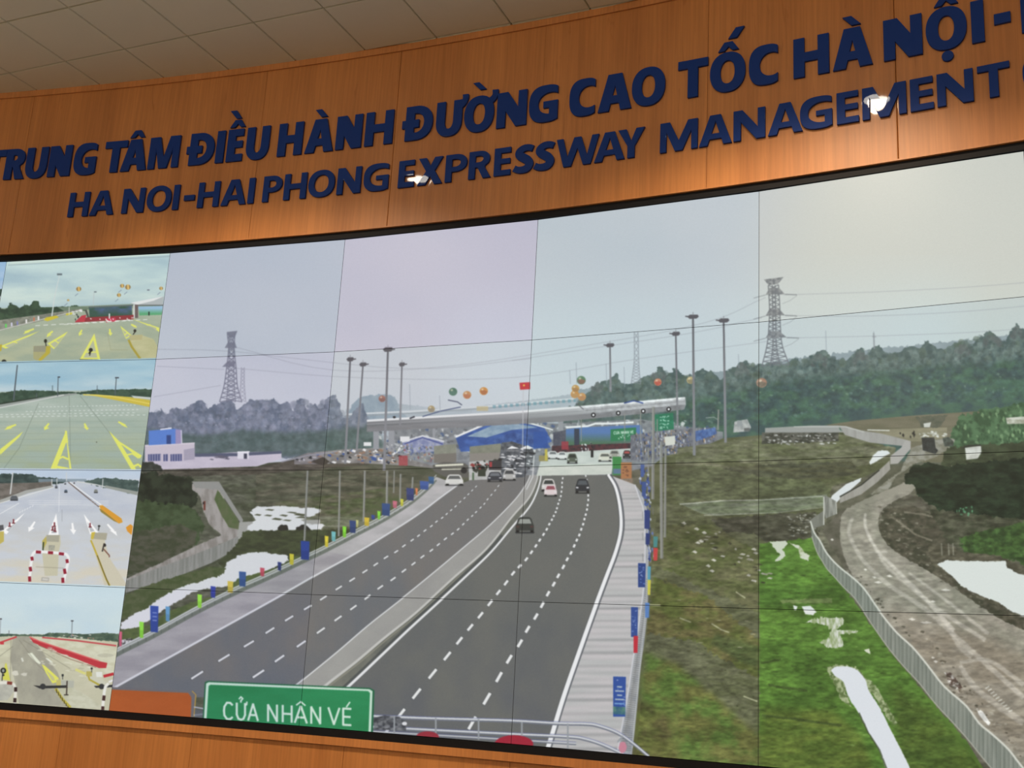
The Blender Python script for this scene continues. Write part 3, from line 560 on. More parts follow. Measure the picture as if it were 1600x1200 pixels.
c.specks([(1060, 930), (1180, 940), (1180, 1130), (1060, 1040)], 40, [(60, 66, 40), (140, 140, 110), (70, 74, 46)], (1.2, 5), (.7, 1.6), 95, .75)
for pts in ([(1112, 974), (1128, 984), (1140, 988)], [(1062, 965), (1080, 972)], [(1162, 1088), (1184, 1096)], [(1015, 945), (1032, 946)], [(1150, 925), (1165, 935)]): c.line(pts, 2.2, (176, 178, 140), al=.8)
c.specks([(1190, 900), (1290, 890), (1400, 1050), (1500, 1190), (1190, 1190)], 60, [(62, 84, 38), (56, 76, 34), (110, 140, 70)], (2, 7), (.7, 1.8), 97, .6)
for pts in ([(1190, 1118), (1230, 1122), (1315, 1134)], [(1200, 1070), (1262, 1080)], [(1188, 1036), (1220, 1030)]): c.line(pts, 4, (60, 78, 38), warp=1.5, al=.7)
c.fill([(1218, 938), (1300, 935), (1300, 943), (1222, 943)], (130, 145, 90), warp=2, al=.7)
texture(c, [(1040, 705), (1300, 670), (1400, 700), (1290, 800), (1300, 900), (1600, 1290), (985, 1290), (1014, 950), (1020, 850)], 9, 3.2, .34, 51)
texture(c, [(1040, 705), (1300, 670), (1400, 700), (1290, 800), (1300, 900), (1600, 1290), (985, 1290), (1014, 950), (1020, 850)], 60, 22, .22, 52)
texture(c, [(x, y + 13) for x, y in RTOP] + [(1950, 600), (1500, 630), (1200, 665), (1075, 672)], 6, 5, .2, 53)
# puddles and ditch
W = (226, 230, 232)
c.fill([(1202, 847), (1226, 845), (1231, 850), (1223, 858), (1227, 869), (1216, 877), (1210, 877), (1219, 867), (1211, 858)], (206, 212, 196), warp=2, wn=(5, 4)); c.fill([(1232, 848), (1248, 852), (1258, 864), (1265, 868), (1262, 877), (1250, 872), (1247, 858)], (170, 182, 140), (214, 218, 202), ns=(5, 4), ct=4, warp=2)
c.fill([(1239, 946), (1246, 948), (1244, 953), (1240, 952)], W, warp=1); c.fill([(1252, 948), (1266, 947), (1276, 956), (1270, 961), (1258, 959)], W, warp=1.6, wn=(4, 3))
c.fill([(1258, 972), (1272, 965), (1318, 965), (1316, 976), (1306, 984), (1340, 985), (1338, 989), (1312, 991), (1318, 1008), (1310, 1013), (1296, 1012), (1280, 1003), (1294, 998), (1298, 985), (1290, 976)], (214, 220, 212), (150, 170, 120), ns=(3, 10), ct=3, warp=3, wn=(4, 5)); c.fill([(1350, 1015), (1358, 1013), (1360, 1022), (1352, 1018)], (214, 220, 200), warp=1)
c.fill([(1290, 1042), (1310, 1038), (1338, 1042), (1352, 1058), (1370, 1072), (1385, 1100), (1402, 1130), (1398, 1134), (1385, 1120), (1365, 1085), (1345, 1070), (1320, 1080), (1330, 1105), (1315, 1095), (1300, 1062)], (170, 184, 140), (96, 118, 66), ns=(4, 4), ct=4, warp=3)
c.fill(smooth([(1298, 1047), (1308, 1041), (1335, 1044), (1352, 1062), (1357, 1078), (1376, 1108), (1390, 1137), (1407, 1170), (1424, 1205), (1460, 1290)], 3) + smooth([(1415, 1290), (1385, 1205), (1372, 1170), (1355, 1142), (1340, 1112), (1325, 1088), (1318, 1066), (1304, 1056)], 3), (222, 228, 240), warp=1.2)
c.line([(1342, 1114), (1356, 1144), (1374, 1172), (1387, 1206)], 2.4, (60, 72, 44), warp=1, al=.8)
# valley to the right: brown field, far fence, village green
c.fill([(1290, 664), (1340, 657), (1420, 650), (1520, 643), (1980, 620), (1980, 725), (1440, 722), (1410, 690), (1330, 672)], (124, 118, 98), (108, 106, 84), ns=(40, 5), ct=2.6)
c.fill([(1190, 676), (1240, 672), (1310, 672), (1310, 690), (1190, 694)], (104, 104, 96), (66, 70, 62), ns=(7, 4), ct=4); c.specks([(1195, 680), (1300, 678), (1305, 694), (1195, 696)], 70, [(160, 160, 156), (52, 54, 48), (200, 200, 198)], (1, 4), (.8, 1.8), 101)
c.fill([(1195, 669), (1268, 665), (1310, 665), (1312, 672), (1320, 676), (1270, 676), (1195, 676)], (158, 160, 158)); c.fill([(1310, 665), (1322, 666), (1345, 673), (1410, 682), (1422, 684), (1422, 697), (1408, 697), (1360, 692), (1320, 680)], (172, 170, 168), (156, 154, 150), ns=(4, 30)); c.fill([(1420, 680), (1423, 680), (1423, 702), (1403, 724), (1391, 725), (1391, 713), (1408, 700)], (176, 172, 170))
c.line([(1240, 667), (1320, 667), (1350, 675)], 1.6, (196, 196, 194))
c.fill([(1355, 672), (1480, 668), (1480, 690), (1425, 690)], (128, 124, 100), (150, 144, 118), ns=(20, 4)); c.line([(1355, 672), (1390, 673)], 1.6, (220, 220, 214)); c.specks([(1436, 676), (1478, 674), (1478, 682), (1436, 684)], 20, [(225, 225, 220), (190, 190, 180)], (1.5, 4), (1, 2), 103)
c.fill([(1480, 690), (1500, 650), (1540, 640), (1600, 628), (1700, 615), (1980, 590), (1980, 720), (1560, 715), (1490, 712)], (84, 122, 84), (56, 88, 60), ns=(9, 8), ct=3.6, warp=5, seed=31)
c.specks([(1490, 660), (1600, 632), (1600, 712), (1500, 710)], 110, [(120, 156, 112), (50, 78, 54), (140, 176, 124)], (1, 3), (2, 5), 105, .7)
c.fill([(1430, 652), (1480, 648), (1470, 668), (1440, 668)], (86, 92, 78), (104, 104, 88), ns=(6, 4), warp=3); c.fill([(1443, 662), (1455, 660), (1453, 668), (1444, 668)], (206, 206, 200))
c.fill([(1572, 653), (1600, 651), (1700, 648), (1700, 660), (1574, 663)], (212, 212, 200), (160, 160, 140), ns=(8, 3), ct=4)
# track coming from the lorry, dirt road, bush, fence
c.fill([(1425, 700), (1455, 690), (1480, 682), (1492, 688), (1480, 705), (1450, 718), (1430, 724), (1400, 745), (1388, 765), (1360, 772), (1385, 752), (1408, 735), (1412, 722)], (158, 156, 146), (128, 126, 110), ns=(10, 6), ct=3.4, warp=2)
c.fill([(1440, 684), (1460, 684), (1462, 700), (1466, 704), (1462, 710), (1442, 704)], (64, 70, 70), (44, 48, 48), ns=(5, 5)); c.specks([(1405, 676), (1430, 676), (1430, 684), (1405, 684)], 7, [(46, 46, 44)], (1, 2), (2, 4), 107); c.fill([(1473, 685), (1482, 683), (1490, 690), (1490, 698), (1476, 698)], (84, 96, 88), (56, 60, 56), ns=(3, 3))
c.fill([(1480, 700), (1600, 690), (1980, 680), (1980, 740), (1560, 735), (1470, 728)], (70, 82, 58), (52, 62, 44), ns=(14, 7), ct=3, warp=4)
c.fill([(1508, 700), (1533, 697), (1534, 706), (1528, 716), (1510, 718)], (222, 222, 216), (190, 190, 184), ns=(6, 4)); c.line([(1506, 700), (1512, 697), (1533, 696)], 2.4, (50, 54, 50))
c.fill([(1310, 800), (1340, 785), (1420, 770), (1470, 790), (1600, 800), (1980, 790), (1980, 1290), (1590, 1290), (1440, 1040), (1320, 890), (1285, 830)], (108, 104, 92), (84, 84, 70), ns=(20, 9), ct=3, seed=33)
c.fill([(1380, 795), (1430, 790), (1500, 830), (1470, 870), (1520, 930), (1600, 965), (1600, 1010), (1520, 950), (1450, 900), (1400, 870), (1372, 830)], (92, 88, 74), (66, 68, 54), ns=(10, 8), ct=3.2, warp=3, seed=34)
RD_L = smooth([(1425, 748), (1395, 762), (1368, 772), (1340, 786), (1318, 800), (1312, 830), (1316, 860), (1332, 900), (1360, 945), (1400, 1000), (1450, 1060), (1510, 1115), (1570, 1170), (1640, 1250), (1680, 1290)], 4)
RD_R = smooth([(1980, 1140), (1800, 1060), (1640, 1000), (1560, 965), (1500, 925), (1450, 892), (1408, 868), (1382, 845), (1372, 820), (1376, 800), (1395, 784), (1420, 772), (1432, 760)], 4)
c.fill(RD_L + [(1980, 1290)] + RD_R, (142, 140, 126), (160, 154, 142), ns=(30, 40), ct=2.6, warp=2)
c.fill([(1385, 950), (1470, 980), (1560, 1000), (1700, 1080), (1700, 1250), (1560, 1150), (1440, 1040)], (138, 128, 112), (156, 148, 134), ns=(40, 14), ct=3.2, blur=8, al=.8, seed=35)
for pts, w_, al_ in (([(1352, 802), (1352, 822), (1360, 842), (1372, 862), (1400, 890), (1440, 930), (1490, 985)], 4, .8), ([(1332, 808), (1326, 830), (1336, 855), (1352, 880), (1390, 915), (1450, 955), (1500, 1000), (1600, 1090)], 5, .55), ([(1372, 862), (1385, 885), (1420, 915), (1470, 955), (1540, 1000)], 4, .6),
                     ([(1420, 895), (1480, 940), (1545, 990)], 3.5, .6), ([(1500, 1035), (1545, 1032), (1600, 1070)], 5, .5), ([(1500, 1040), (1530, 1080), (1600, 1130)], 7, .5), ([(1480, 975), (1500, 1010), (1520, 1025)], 6, .5), ([(1355, 863), (1387, 863)], 2, .6)):
    c.line(smooth(pts), w_, (206, 200, 190), w_ * 1.6, warp=1.5, wn=(8, 5), al=al_, blur=.6)
for x, y, w_ in ((1447, 972, 10), (1425, 967, 6), (1478, 922, 8), (1458, 940, 4), (1372, 910, 7), (1366, 902, 4), (1390, 900, 5), (1352, 890, 3), (1300, 843, 3), (1458, 1027, 3), (1462, 1033, 4)): c.fill([(x - w_, y), (x, y - 1.8), (x + w_, y + .6), (x, y + 2.2)], (216, 212, 204), warp=1)
c.fill([(1475, 1050), (1486, 1050), (1505, 1075), (1500, 1082), (1484, 1072)], (206, 204, 200), (90, 74, 66), ns=(4, 4), ct=4, warp=2); c.fill([(1525, 1105), (1536, 1112), (1548, 1130), (1545, 1134), (1530, 1118)], (224, 224, 222), warp=1)
for k in range(10): c.line([(1540 + k * 4, 1076 + k * 4), (1546 + k * 4, 1072 + k * 4.2)], 2, (212, 210, 200), warp=.6)
c.specks([(1440, 985), (1500, 1050), (1600, 1160), (1600, 1190), (1480, 1075)], 90, [(80, 76, 64), (170, 164, 150), (120, 112, 98)], (1.2, 5), (1, 2.6), 111, .8)
c.specks([(1320, 890), (1345, 900), (1440, 1010), (1430, 1010)], 40, [(76, 76, 64), (150, 146, 134)], (1, 4), (1, 2.4), 113, .8)
c.specks([(1372, 790), (1430, 790), (1470, 880), (1560, 950), (1540, 955), (1380, 850)], 110, [(64, 66, 54), (140, 136, 122), (116, 112, 96)], (1.2, 5), (.8, 2.2), 115, .8)
for pts in ([(1412, 800), (1440, 803), (1462, 808)], [(1400, 812), (1430, 835), (1457, 845)], [(1350, 700), (1353, 702)]): c.line(pts, 3, (132, 126, 110), warp=1.5, al=.8)
c.fill([(1414, 742), (1428, 728), (1450, 724), (1480, 728), (1520, 722), (1560, 720), (1600, 714), (1700, 710), (1980, 700), (1980, 830), (1700, 826), (1600, 815), (1560, 816), (1500, 806), (1470, 800), (1452, 786), (1432, 772), (1428, 760), (1418, 755)], (38, 56, 40), (24, 38, 28), ns=(18, 8), ct=2.8, warp=5, wn=(9, 7), seed=37)
c.fill([(1452, 795), (1500, 800), (1600, 812), (1980, 826), (1980, 890), (1600, 872), (1500, 865), (1470, 830)], (84, 86, 70), (58, 64, 48), ns=(20, 6), ct=3, warp=3)
c.specks([(1495, 792), (1520, 792), (1520, 806), (1495, 806)], 12, [(84, 150, 110)], (1, 3), (1, 3), 117, .8)
c.fill([(1500, 842), (1530, 830), (1560, 825), (1600, 815), (1700, 800), (1980, 800), (1980, 900), (1620, 895), (1590, 878), (1540, 872), (1505, 862)], (70, 104, 50), (48, 72, 38), ns=(10, 8), ct=3.2, warp=4, seed=39)
c.fill([(1450, 855), (1480, 850), (1500, 862), (1560, 868), (1600, 885), (1980, 900), (1980, 1000), (1600, 962), (1540, 940), (1490, 905), (1455, 880)], (102, 98, 82), (74, 72, 58), ns=(12, 5), ct=3, warp=2)
for x in (1471, 1482, 1489): c.line([(x, 849), (x + 1, 868)], 2, (150, 148, 134), al=.7)
c.fill([(1464, 881), (1480, 876), (1530, 877), (1572, 877), (1574, 888), (1592, 897), (1640, 905), (1980, 915), (1980, 1010), (1620, 970), (1598, 962), (1580, 955), (1562, 942), (1530, 930), (1502, 916), (1490, 902)], (224, 228, 228), warp=1.8, wn=(6, 4))
c.fill([(1358, 722), (1364, 712), (1372, 705), (1388, 704), (1391, 709), (1380, 714), (1368, 722), (1360, 726)], W, warp=1.2); c.fill([(1294, 786), (1300, 774), (1322, 756), (1346, 746), (1344, 752), (1328, 766), (1312, 780), (1306, 786)], (222, 226, 232), warp=1)
c.fill([(1312, 776), (1346, 757), (1374, 734), (1390, 719), (1391, 733), (1372, 752), (1346, 772), (1312, 786)], (170, 166, 160), (154, 150, 144), ns=(4, 40)); c.line([(1312, 776), (1346, 757), (1374, 734)], 2, (52, 56, 50))
c.fill([(1286, 774), (1292, 775), (1306, 783), (1307, 803), (1290, 810), (1287, 800)], (164, 164, 158), (120, 122, 116), ns=(3, 30), ct=4); c.fill([(1266, 812), (1286, 798), (1288, 820), (1270, 826)], (132, 134, 126), (116, 118, 110), ns=(3, 30)); c.line([(1287, 776), (1287, 820)], 1.8, (206, 206, 200)); c.line([(1306, 783), (1307, 803)], 1.6, (196, 196, 190))
texture(c, [(1310, 800), (1420, 765), (1600, 800), (1980, 790), (1980, 1290), (1590, 1290), (1440, 1040), (1320, 890)], 12, 4, .26, 56)
texture(c, [(1410, 740), (1600, 700), (1980, 690), (1980, 880), (1500, 870)], 9, 5, .3, 57)
c.fill([(1464, 881), (1480, 876), (1530, 877), (1572, 877), (1574, 888), (1592, 897), (1640, 905), (1980, 915), (1980, 1010), (1620, 970), (1598, 962), (1580, 955), (1562, 942), (1530, 930), (1502, 916), (1490, 902)], (224, 228, 228), warp=1.8, wn=(6, 4))
FT = smooth([(1266, 814), (1272, 832), (1281, 845), (1290, 862), (1302, 877), (1316, 890), (1330, 901), (1350, 920), (1375, 956), (1401, 988), (1426, 1011), (1450, 1040), (1476, 1073), (1510, 1103), (1530, 1130), (1550, 1147), (1576, 1171), (1597, 1198), (1650, 1260), (1680, 1290)], 3)
FB = smooth([(1268, 838), (1276, 862), (1284, 876), (1292, 889), (1303, 901), (1318, 918), (1337, 937), (1362, 975), (1388, 1012), (1412, 1041), (1437, 1068), (1462, 1100), (1488, 1128), (1512, 1155), (1532, 1180), (1547, 1198), (1600, 1260), (1625, 1290)], 3)
c.fill(FT + FB[::-1], (140, 146, 138), (120, 128, 120), ns=(5, 60), ct=2.6)
for k in range(2, 70):
    t = k / 70; q = t * (len(FT) - 1); i_ = int(q); f_ = q - i_; p_ = np.array(FT[i_]) * (1 - f_) + np.array(FT[min(i_ + 1, len(FT) - 1)]) * f_
    q = t * (len(FB) - 1); i_ = int(q); f_ = q - i_; r_ = np.array(FB[i_]) * (1 - f_) + np.array(FB[min(i_ + 1, len(FB) - 1)]) * f_
    c.line([(p_[0], p_[1]), (p_[0] + .12 * (r_[0] - p_[0]), r_[1] - (r_[0] - p_[0]) * -.0)] if False else [tuple(p_), (p_[0] + 2, p_[1] + 26 + 12 * t)], .9 + t, (96, 102, 96), al=.0)
c.clip = None
for k in range(60):
    x = 1272 + k * 5.5 + k * k * .012
    ya = np.interp(x, [p[0] for p in FT], [p[1] for p in FT]); yb = np.interp(x, [p[0] for p in FB], [p[1] for p in FB])
    if yb > ya: c.line([(x, ya), (x, yb)], 1.0, (98, 106, 98), al=.6); c.line([(x + 2.2, ya), (x + 2.2, yb)], .9, (172, 178, 170), al=.45)
c.line(FT, 2.4, (212, 214, 206), 3.4); c.line(FB, 1.6, (168, 170, 160), 2)
# verge, right guard rail
VR = smooth([(992, 757), (998, 775), (1006, 800), (1008, 850), (1006, 915), (998, 975), (989, 1030), (980, 1090), (971, 1140), (955, 1230)], 5)
c.fill(RWL + VR[::-1], (184, 186, 186), (198, 194, 196), ns=(80, 9), ct=2.2)
for k in range(46):
    t = k / 46; y = 765 + 415 * t ** 1.25
    xl = np.interp(y, [p[1] for p in RWL], [p[0] for p in RWL]) + 4; xr = np.interp(y, [p[1] for p in VR], [p[0] for p in VR])
    a_ = (.15, .5, .25, .65, .1, .35, .2)[k % 7]
    c.fill([(xl, y), (xr, y - 1), (xr, y + 1.5 + 3 * t), (xl, y + 1.5 + 3.4 * t)], (140, 142, 144), al=a_, blur=.6 + t, warp=.8)
c.line([(p[0] + 3.6, p[1]) for p in RWL], 3.5, (78, 84, 92), 5, al=.8); c.line([(p[0] - 3, p[1]) for p in RWL], 2, (80, 84, 88), 3, al=.6); c.line(RWL, 4, (236, 238, 240), 7.5)
RI = smooth([(1003, 770), (1012, 800), (1014, 850), (1013, 900), (1012, 950), (1007, 1000), (1001, 1045), (997, 1090), (992, 1140), (985, 1200)], 5)
c.fill(VR + RI[::-1], (150, 156, 164), (170, 174, 178), ns=(6, 10), ct=3)
for k in range(80):
    t = k / 80; y = 905 + 270 * t; xl = np.interp(y, [p[1] for p in VR], [p[0] for p in VR]) + 3; xr = np.interp(y, [p[1] for p in RI], [p[0] for p in RI])
    c.line([(xl, y), (xr - 1, y + 1.6), (xl + 2, y + 2.6)], 1.0, (98, 100, 96), al=.75)
c.line(VR, 2, (206, 208, 214)); c.line([(1012, 905), (1008, 960), (1000, 1040), (992, 1120), (988, 1170)], 1.4, (190, 196, 196), al=.7)
poles()
mast(1083, 496, 1085, 712, 3.4, 9, -1); mast(1131, 502, 1134, 692, 3.2, 9, -1)
c.fill([(1148, 659), (1168, 655), (1174, 668), (1170, 674), (1146, 676)], (188, 190, 190), (150, 154, 156), ns=(5, 5)); c.box(1152, 657, 1160, 666, (150, 156, 160)); c.box(1163, 669, 1172, 674, (100, 104, 106))
for k_ in range(26): c.line([(1004 + k_ % 5 * 4, 700 + k_ * 6.6), (1004 + k_ % 5 * 4 + .6, 712 + k_ * 6.6)], 1.3, (120, 126, 130), al=.6)
c.specks([(1000, 730), (1012, 728), (1018, 800), (1022, 870), (1012, 880), (1008, 800), (998, 760)], 80, [(50, 66, 130), (70, 96, 170), (100, 120, 180), (60, 70, 90), (180, 190, 200)], (1, 2.6), (2, 5), 121)
for x0, y0, x1, y1, col in ((1007, 797, 1016, 826, (48, 66, 130)), (1009, 833, 1016, 851, (44, 62, 124)), (1021, 838, 1028, 855, (70, 140, 140)), (1021, 856, 1028, 876, (206, 66, 66)), (997, 880, 1009, 918, (44, 70, 140)), (1012, 885, 1017, 910, (80, 160, 190)), (1012, 906, 1017, 930, (206, 200, 60)), (1008, 942, 1015, 965, (84, 130, 200)),
                            (986, 948, 997, 995, (50, 80, 156)), (990, 993, 997, 1020, (206, 44, 60)), (958, 1057, 978, 1120, (48, 84, 168)), (1003, 752, 1010, 775, (60, 86, 150)), (1001, 725, 1007, 745, (70, 96, 160))):
    c.fill([(x0, y0), (x1, y0 + .5), (x1 - 1, y1), (x0, y1)], col)
    if x1 - x0 > 9: c.specks([(x0 + 2, y0 + 5), (x1 - 2, y0 + 5), (x1 - 2, y1 - 5), (x0 + 2, y1 - 5)], 14, [(140, 160, 210), (100, 130, 200)], (1, 2.2), (.6, 1.3), int(x0))
for k, (x0, x1) in enumerate(((964, 972), (961, 975), (964, 972), (961, 975), (960, 976))): c.line([(x0, 1073 + k * 6.6), (x1, 1073.5 + k * 6.6)], 2.2, (170, 186, 200) if k < 4 else (110, 160, 220))
c.fill([(958, 1104), (977, 1105), (977, 1117), (958, 1116)], (50, 100, 130), (90, 140, 120), ns=(5, 5))
# left guard rail with posts, flags
c.line([(p[0], p[1] + 5) for p in RAILL], 9, (96, 108, 96), 2.5, al=.8)
c.line(RAILL, 5.5, (150, 156, 150), 2); c.line([(p[0], p[1] - 3.4) for p in RAILL], 2.2, (196, 200, 202), 1.2); c.line([(p[0], p[1] + .6) for p in RAILL], 1.6, (188, 194, 194), .8)
for k in range(46):
    i_ = k; p_ = RAILL[min(len(RAILL) - 1, i_ + 1)]; c.line([(p_[0], p_[1] + 2), (p_[0], p_[1] + 9 - k * .12)], 1.4, (90, 98, 92), al=.8)
for x, y, w_, h_, col in ((188, 998, 5, 24, (226, 96, 128)), (221, 984, 7, 26, (140, 230, 60)), (241, 967, 13, 42, (52, 82, 176)), (262, 959, 7, 24, (96, 160, 210)), (312, 939, 7, 22, (150, 236, 60)), (333, 925, 8, 18, (56, 72, 176)), (360, 917, 9, 18, (214, 190, 70)), (379, 905, 11, 24, (56, 94, 160)), (410, 894, 7, 14, (206, 80, 100)), (437, 885, 6, 14, (50, 66, 130)),
                          (456, 874, 7, 18, (210, 200, 50)), (477, 860, 14, 30, (44, 72, 160)), (510, 846, 6, 18, (224, 206, 50)), (521, 838, 7, 16, (110, 190, 196)), (538, 831, 6, 18, (130, 226, 50)), (551, 823, 10, 20, (56, 76, 130)), (558, 818, 4, 12, (196, 196, 120)), (573, 815, 8, 14, (216, 186, 50)), (583, 808, 6, 8, (60, 80, 160)), (592, 805, 5, 14, (130, 226, 60)), (603, 796, 13, 20, (56, 84, 140)),
                          (617, 788, 7, 12, (206, 110, 130)), (628, 785, 5, 12, (206, 206, 60)), (641, 772, 12, 20, (60, 72, 130)), (651, 768, 4, 12, (226, 130, 80)), (663, 758, 14, 14, (66, 96, 170)), (674, 750, 9, 12, (60, 100, 150))):
    c.fill([(x - w_ / 2, y - h_ / 2), (x + w_ / 2, y - h_ / 2 + 1), (x + w_ / 2 - 1, y + h_ / 2), (x - w_ / 2 + .6, y + h_ / 2 - 1)], col)
    c.fill([(x - w_ / 2, y), (x + w_ / 2, y + 1), (x + w_ / 2 - 1, y + h_ / 2), (x - w_ / 2 + .6, y + h_ / 2 - 1)], tuple(v * .8 for v in col), al=.5)
for k in range(3): c.line([(238, 957 + k * 6), (245, 957.5 + k * 6)], 1.6, (130, 150, 215))
# foreground: railings, red discs, orange and green boards
for pts, w_ in (([(560, 1118), (585, 1119), (660, 1122), (730, 1124), (800, 1126), (870, 1130), (915, 1131), (935, 1134), (965, 1145), (990, 1162), (1014, 1182)], 4.2), ([(560, 1134), (585, 1136), (700, 1142), (800, 1147), (887, 1151), (915, 1155), (945, 1165), (985, 1184)], 4), ([(560, 1142), (700, 1150), (800, 1156), (900, 1162)], 2.4)):
    c.line([(p[0], p[1] + 1.5) for p in smooth(pts)], w_, (110, 116, 130)); c.line(smooth(pts), w_ * .7, (206, 210, 214)); c.line([(p[0], p[1] - 2) for p in smooth(pts)], 1, (90, 100, 160), al=.7)
c.fill([(584, 1122), (600, 1118), (624, 1120), (636, 1130), (634, 1142), (584, 1140)], (50, 54, 62), (120, 124, 130), ns=(6, 4), ct=3, al=.85); c.disc(632, 1131, 4, 3, (220, 222, 226))
for pts in ([(616, 1120), (616, 1148)], [(681, 1122), (681, 1150)], [(748, 1124), (748, 1156)], [(815, 1128), (815, 1160)], [(887, 1131), (887, 1172)], [(965, 1160), (973, 1150)]): c.line(pts, 2.6, (150, 156, 162))
c.disc(668, 1152, 18, 9, (160, 44, 60)); c.disc(803, 1163, 30, 14, (172, 34, 56)); c.disc(973, 1168, 6, 9, (206, 130, 150), warp=2)
c.fill([(160, 1073), (300, 1080), (306, 1084), (302, 1122), (298, 1122), (296, 1092), (290, 1087), (160, 1077)], (110, 108, 112)); c.fill([(160, 1077), (294, 1083), (299, 1090), (298, 1124), (160, 1118)], (190, 90, 36), (180, 84, 34), ns=(60, 20)); c.line([(300, 1080), (306, 1086), (303, 1120)], 1.6, (190, 150, 60))
c.line([(303, 1105), (320, 1108)], 2, (180, 184, 196)); c.line([(303, 1118), (318, 1116)], 2.4, (190, 194, 206)); c.fill([(304, 1108), (319, 1110), (319, 1130), (304, 1128)], (96, 104, 118), al=.7)
c.fill([(320, 1066), (325, 1064), (578, 1075), (585, 1079), (582, 1160), (315, 1150)], (30, 104, 68)); c.fill([(322, 1068), (326, 1066), (577, 1077), (582, 1080), (579, 1160), (317, 1150)], (196, 226, 206)); c.fill([(326, 1072), (329, 1070), (575, 1080), (578, 1083), (575, 1160), (321, 1150)], (36, 146, 88), (30, 134, 78), ns=(90, 20))
LT = (206, 230, 214)
def ltr(ch, x, w, y0=None, h=25.5, sw=1.0, sl=.05):
    y0 = 1098 + (x - 349) * .050 if y0 is None else y0
    def q(u, v): return (x + u * w, y0 + v * h + u * w * sl)
    S_ = {'C': [[(1, .12), (.75, 0), (.35, 0), (.05, .25), (0, .5), (.05, .78), (.35, 1), (.75, 1), (1, .88)]], 'U': [[(0, 0), (0, .7), (.2, .95), (.5, 1), (.8, .95), (1, .7), (1, 0)]], 'A': [[(0, 1), (.5, 0), (1, 1)], [(.2, .68), (.8, .68)]],
          'N': [[(0, 1), (0, 0), (1, 1), (1, 0)]], 'H': [[(0, 0), (0, 1)], [(1, 0), (1, 1)], [(0, .5), (1, .5)]], 'V': [[(0, 0), (.5, 1), (1, 0)]], 'E': [[(1, 0), (0, 0), (0, 1), (1, 1)], [(0, .5), (.9, .5)]], '^': [[(.15, -.08), (.5, -.28), (.85, -.08)]], '/': [[(.45, -.12), (.85, -.4)]],
          '?': [[(.3, -.28), (.5, -.4), (.72, -.3), (.5, -.16), (.5, -.08)]], "'": [[(1, .12), (1.2, .05), (1.22, -.1)]]}
    for pl in S_[ch]:
        for a_, b_ in zip(pl[:-1], pl[1:]):
            pa, pb = np.array(q(*a_)), np.array(q(*b_)); d = (pb - pa) / (np.hypot(*(pb - pa)) + 1e-6) * .9 * sw
            c.line([tuple(pa - d), tuple(pb + d)], (3.3 if ch in 'CUANHVE' else 2.4) * sw, LT)
for ch, x, w in (('C', 350, 13), ('U', 370, 13), ("'", 370, 13), ('?', 370, 13), ('A', 388, 15), ('N', 419, 14), ('H', 442, 14), ('A', 461, 18), ('^', 461, 18), ('N', 486, 14), ('V', 513, 17), ('E', 536, 12), ('/', 536, 12)): ltr(ch, x, w)
c.line([(317, 1128), (450, 1133), (580, 1142)], 0.1, (0, 0, 0), al=0)

for ch, x, w in (('C', 959, 2.2), ('U', 962.3, 2.2), ("'", 962.3, 2.2), ('A', 965.4, 2.4), ('N', 970.5, 2.2), ('H', 973.8, 2.2), ('A', 976.8, 2.4), ('N', 980.2, 2.2), ('V', 984.8, 2.4), ('E', 988, 1.8)):
    ltr(ch, x, w, 674.6 - (x - 959) * .05, 4.2, .26, -.05)

# ---- four plaza cameras (left hand column of screens), same coordinates
CCTV = Canvas(-130, 385, 290, 1130, 2.0)
c = CCTV
def quad_clip(i, j):
    P = []
    for a_, b_ in ((i, j), (i + 1, j), (i + 1, j + 1), (i, j + 1)):
        x, y = project(np.array([JN0[a_][0], JN0[a_][1], -b_ * PH])); P.append((x, y))
    cx = sum(p[0] for p in P) / 4; cy = sum(p[1] for p in P) / 4
    P = [(cx + (p[0] - cx) * 1.03, cy + (p[1] - cy) * 1.02) for p in P]
    m_ = np.zeros((c.H, c.W), np.float32); b = c.mask(P); m_[b[1]:b[3], b[0]:b[2]] = b[4]
    return m_
JN0 = {1: np.array([0, 0]) - PW * np.array([math.cos(TH), math.sin(TH)])}
JN0[0] = JN0[1] - PW * np.array([math.cos(2 * TH), math.sin(2 * TH)])
def project(P):
    d = P - CAM; z = d @ FWD
    return 800 + FOC * (d @ RGT) / z, 600 - FOC * (d @ UPV) / z
Y_ = (226, 230, 104)
# camera 1
c.clip = quad_clip(0, 0)
c.fill([(-130, 380), (290, 380), (290, 580), (-130, 580)], (196, 222, 222), (166, 194, 204), ns=(110, 26), ct=2.4, seed=41, grad=((206, 224, 216), 400, 480))
c.fill([(20, 402), (270, 390), (270, 397), (15, 414)], (206, 226, 218)); c.line([(12, 414), (270, 400)], 2, (150, 172, 178), al=.6)
c.fill([(-130, 484), (70, 480), (140, 478), (290, 474), (290, 580), (-130, 580)], (172, 184, 162), (158, 172, 150), ns=(50, 14), ct=2.2, grad=((186, 188, 150), 500, 580))
c.fill([(-130, 486), (0, 480), (10, 482), (14, 474), (24, 477), (30, 482), (38, 475), (46, 478), (52, 470), (58, 470), (63, 480), (80, 480), (120, 478), (140, 480), (138, 484), (90, 490), (60, 496), (0, 504), (-130, 506)], (62, 88, 66), (44, 66, 54), ns=(8, 6), ct=3, warp=2.4)
c.fill([(90, 480), (200, 475), (250, 473), (250, 480), (140, 484), (100, 486)], (126, 146, 124), al=.8)
c.fill([(-130, 508), (0, 500), (60, 492), (128, 482), (128, 485), (70, 500), (0, 517), (-130, 523)], (150, 154, 140), (120, 124, 112), ns=(6, 4), ct=3); c.line([(-130, 522), (0, 516), (70, 498), (128, 484)], 1.2, (206, 208, 200))
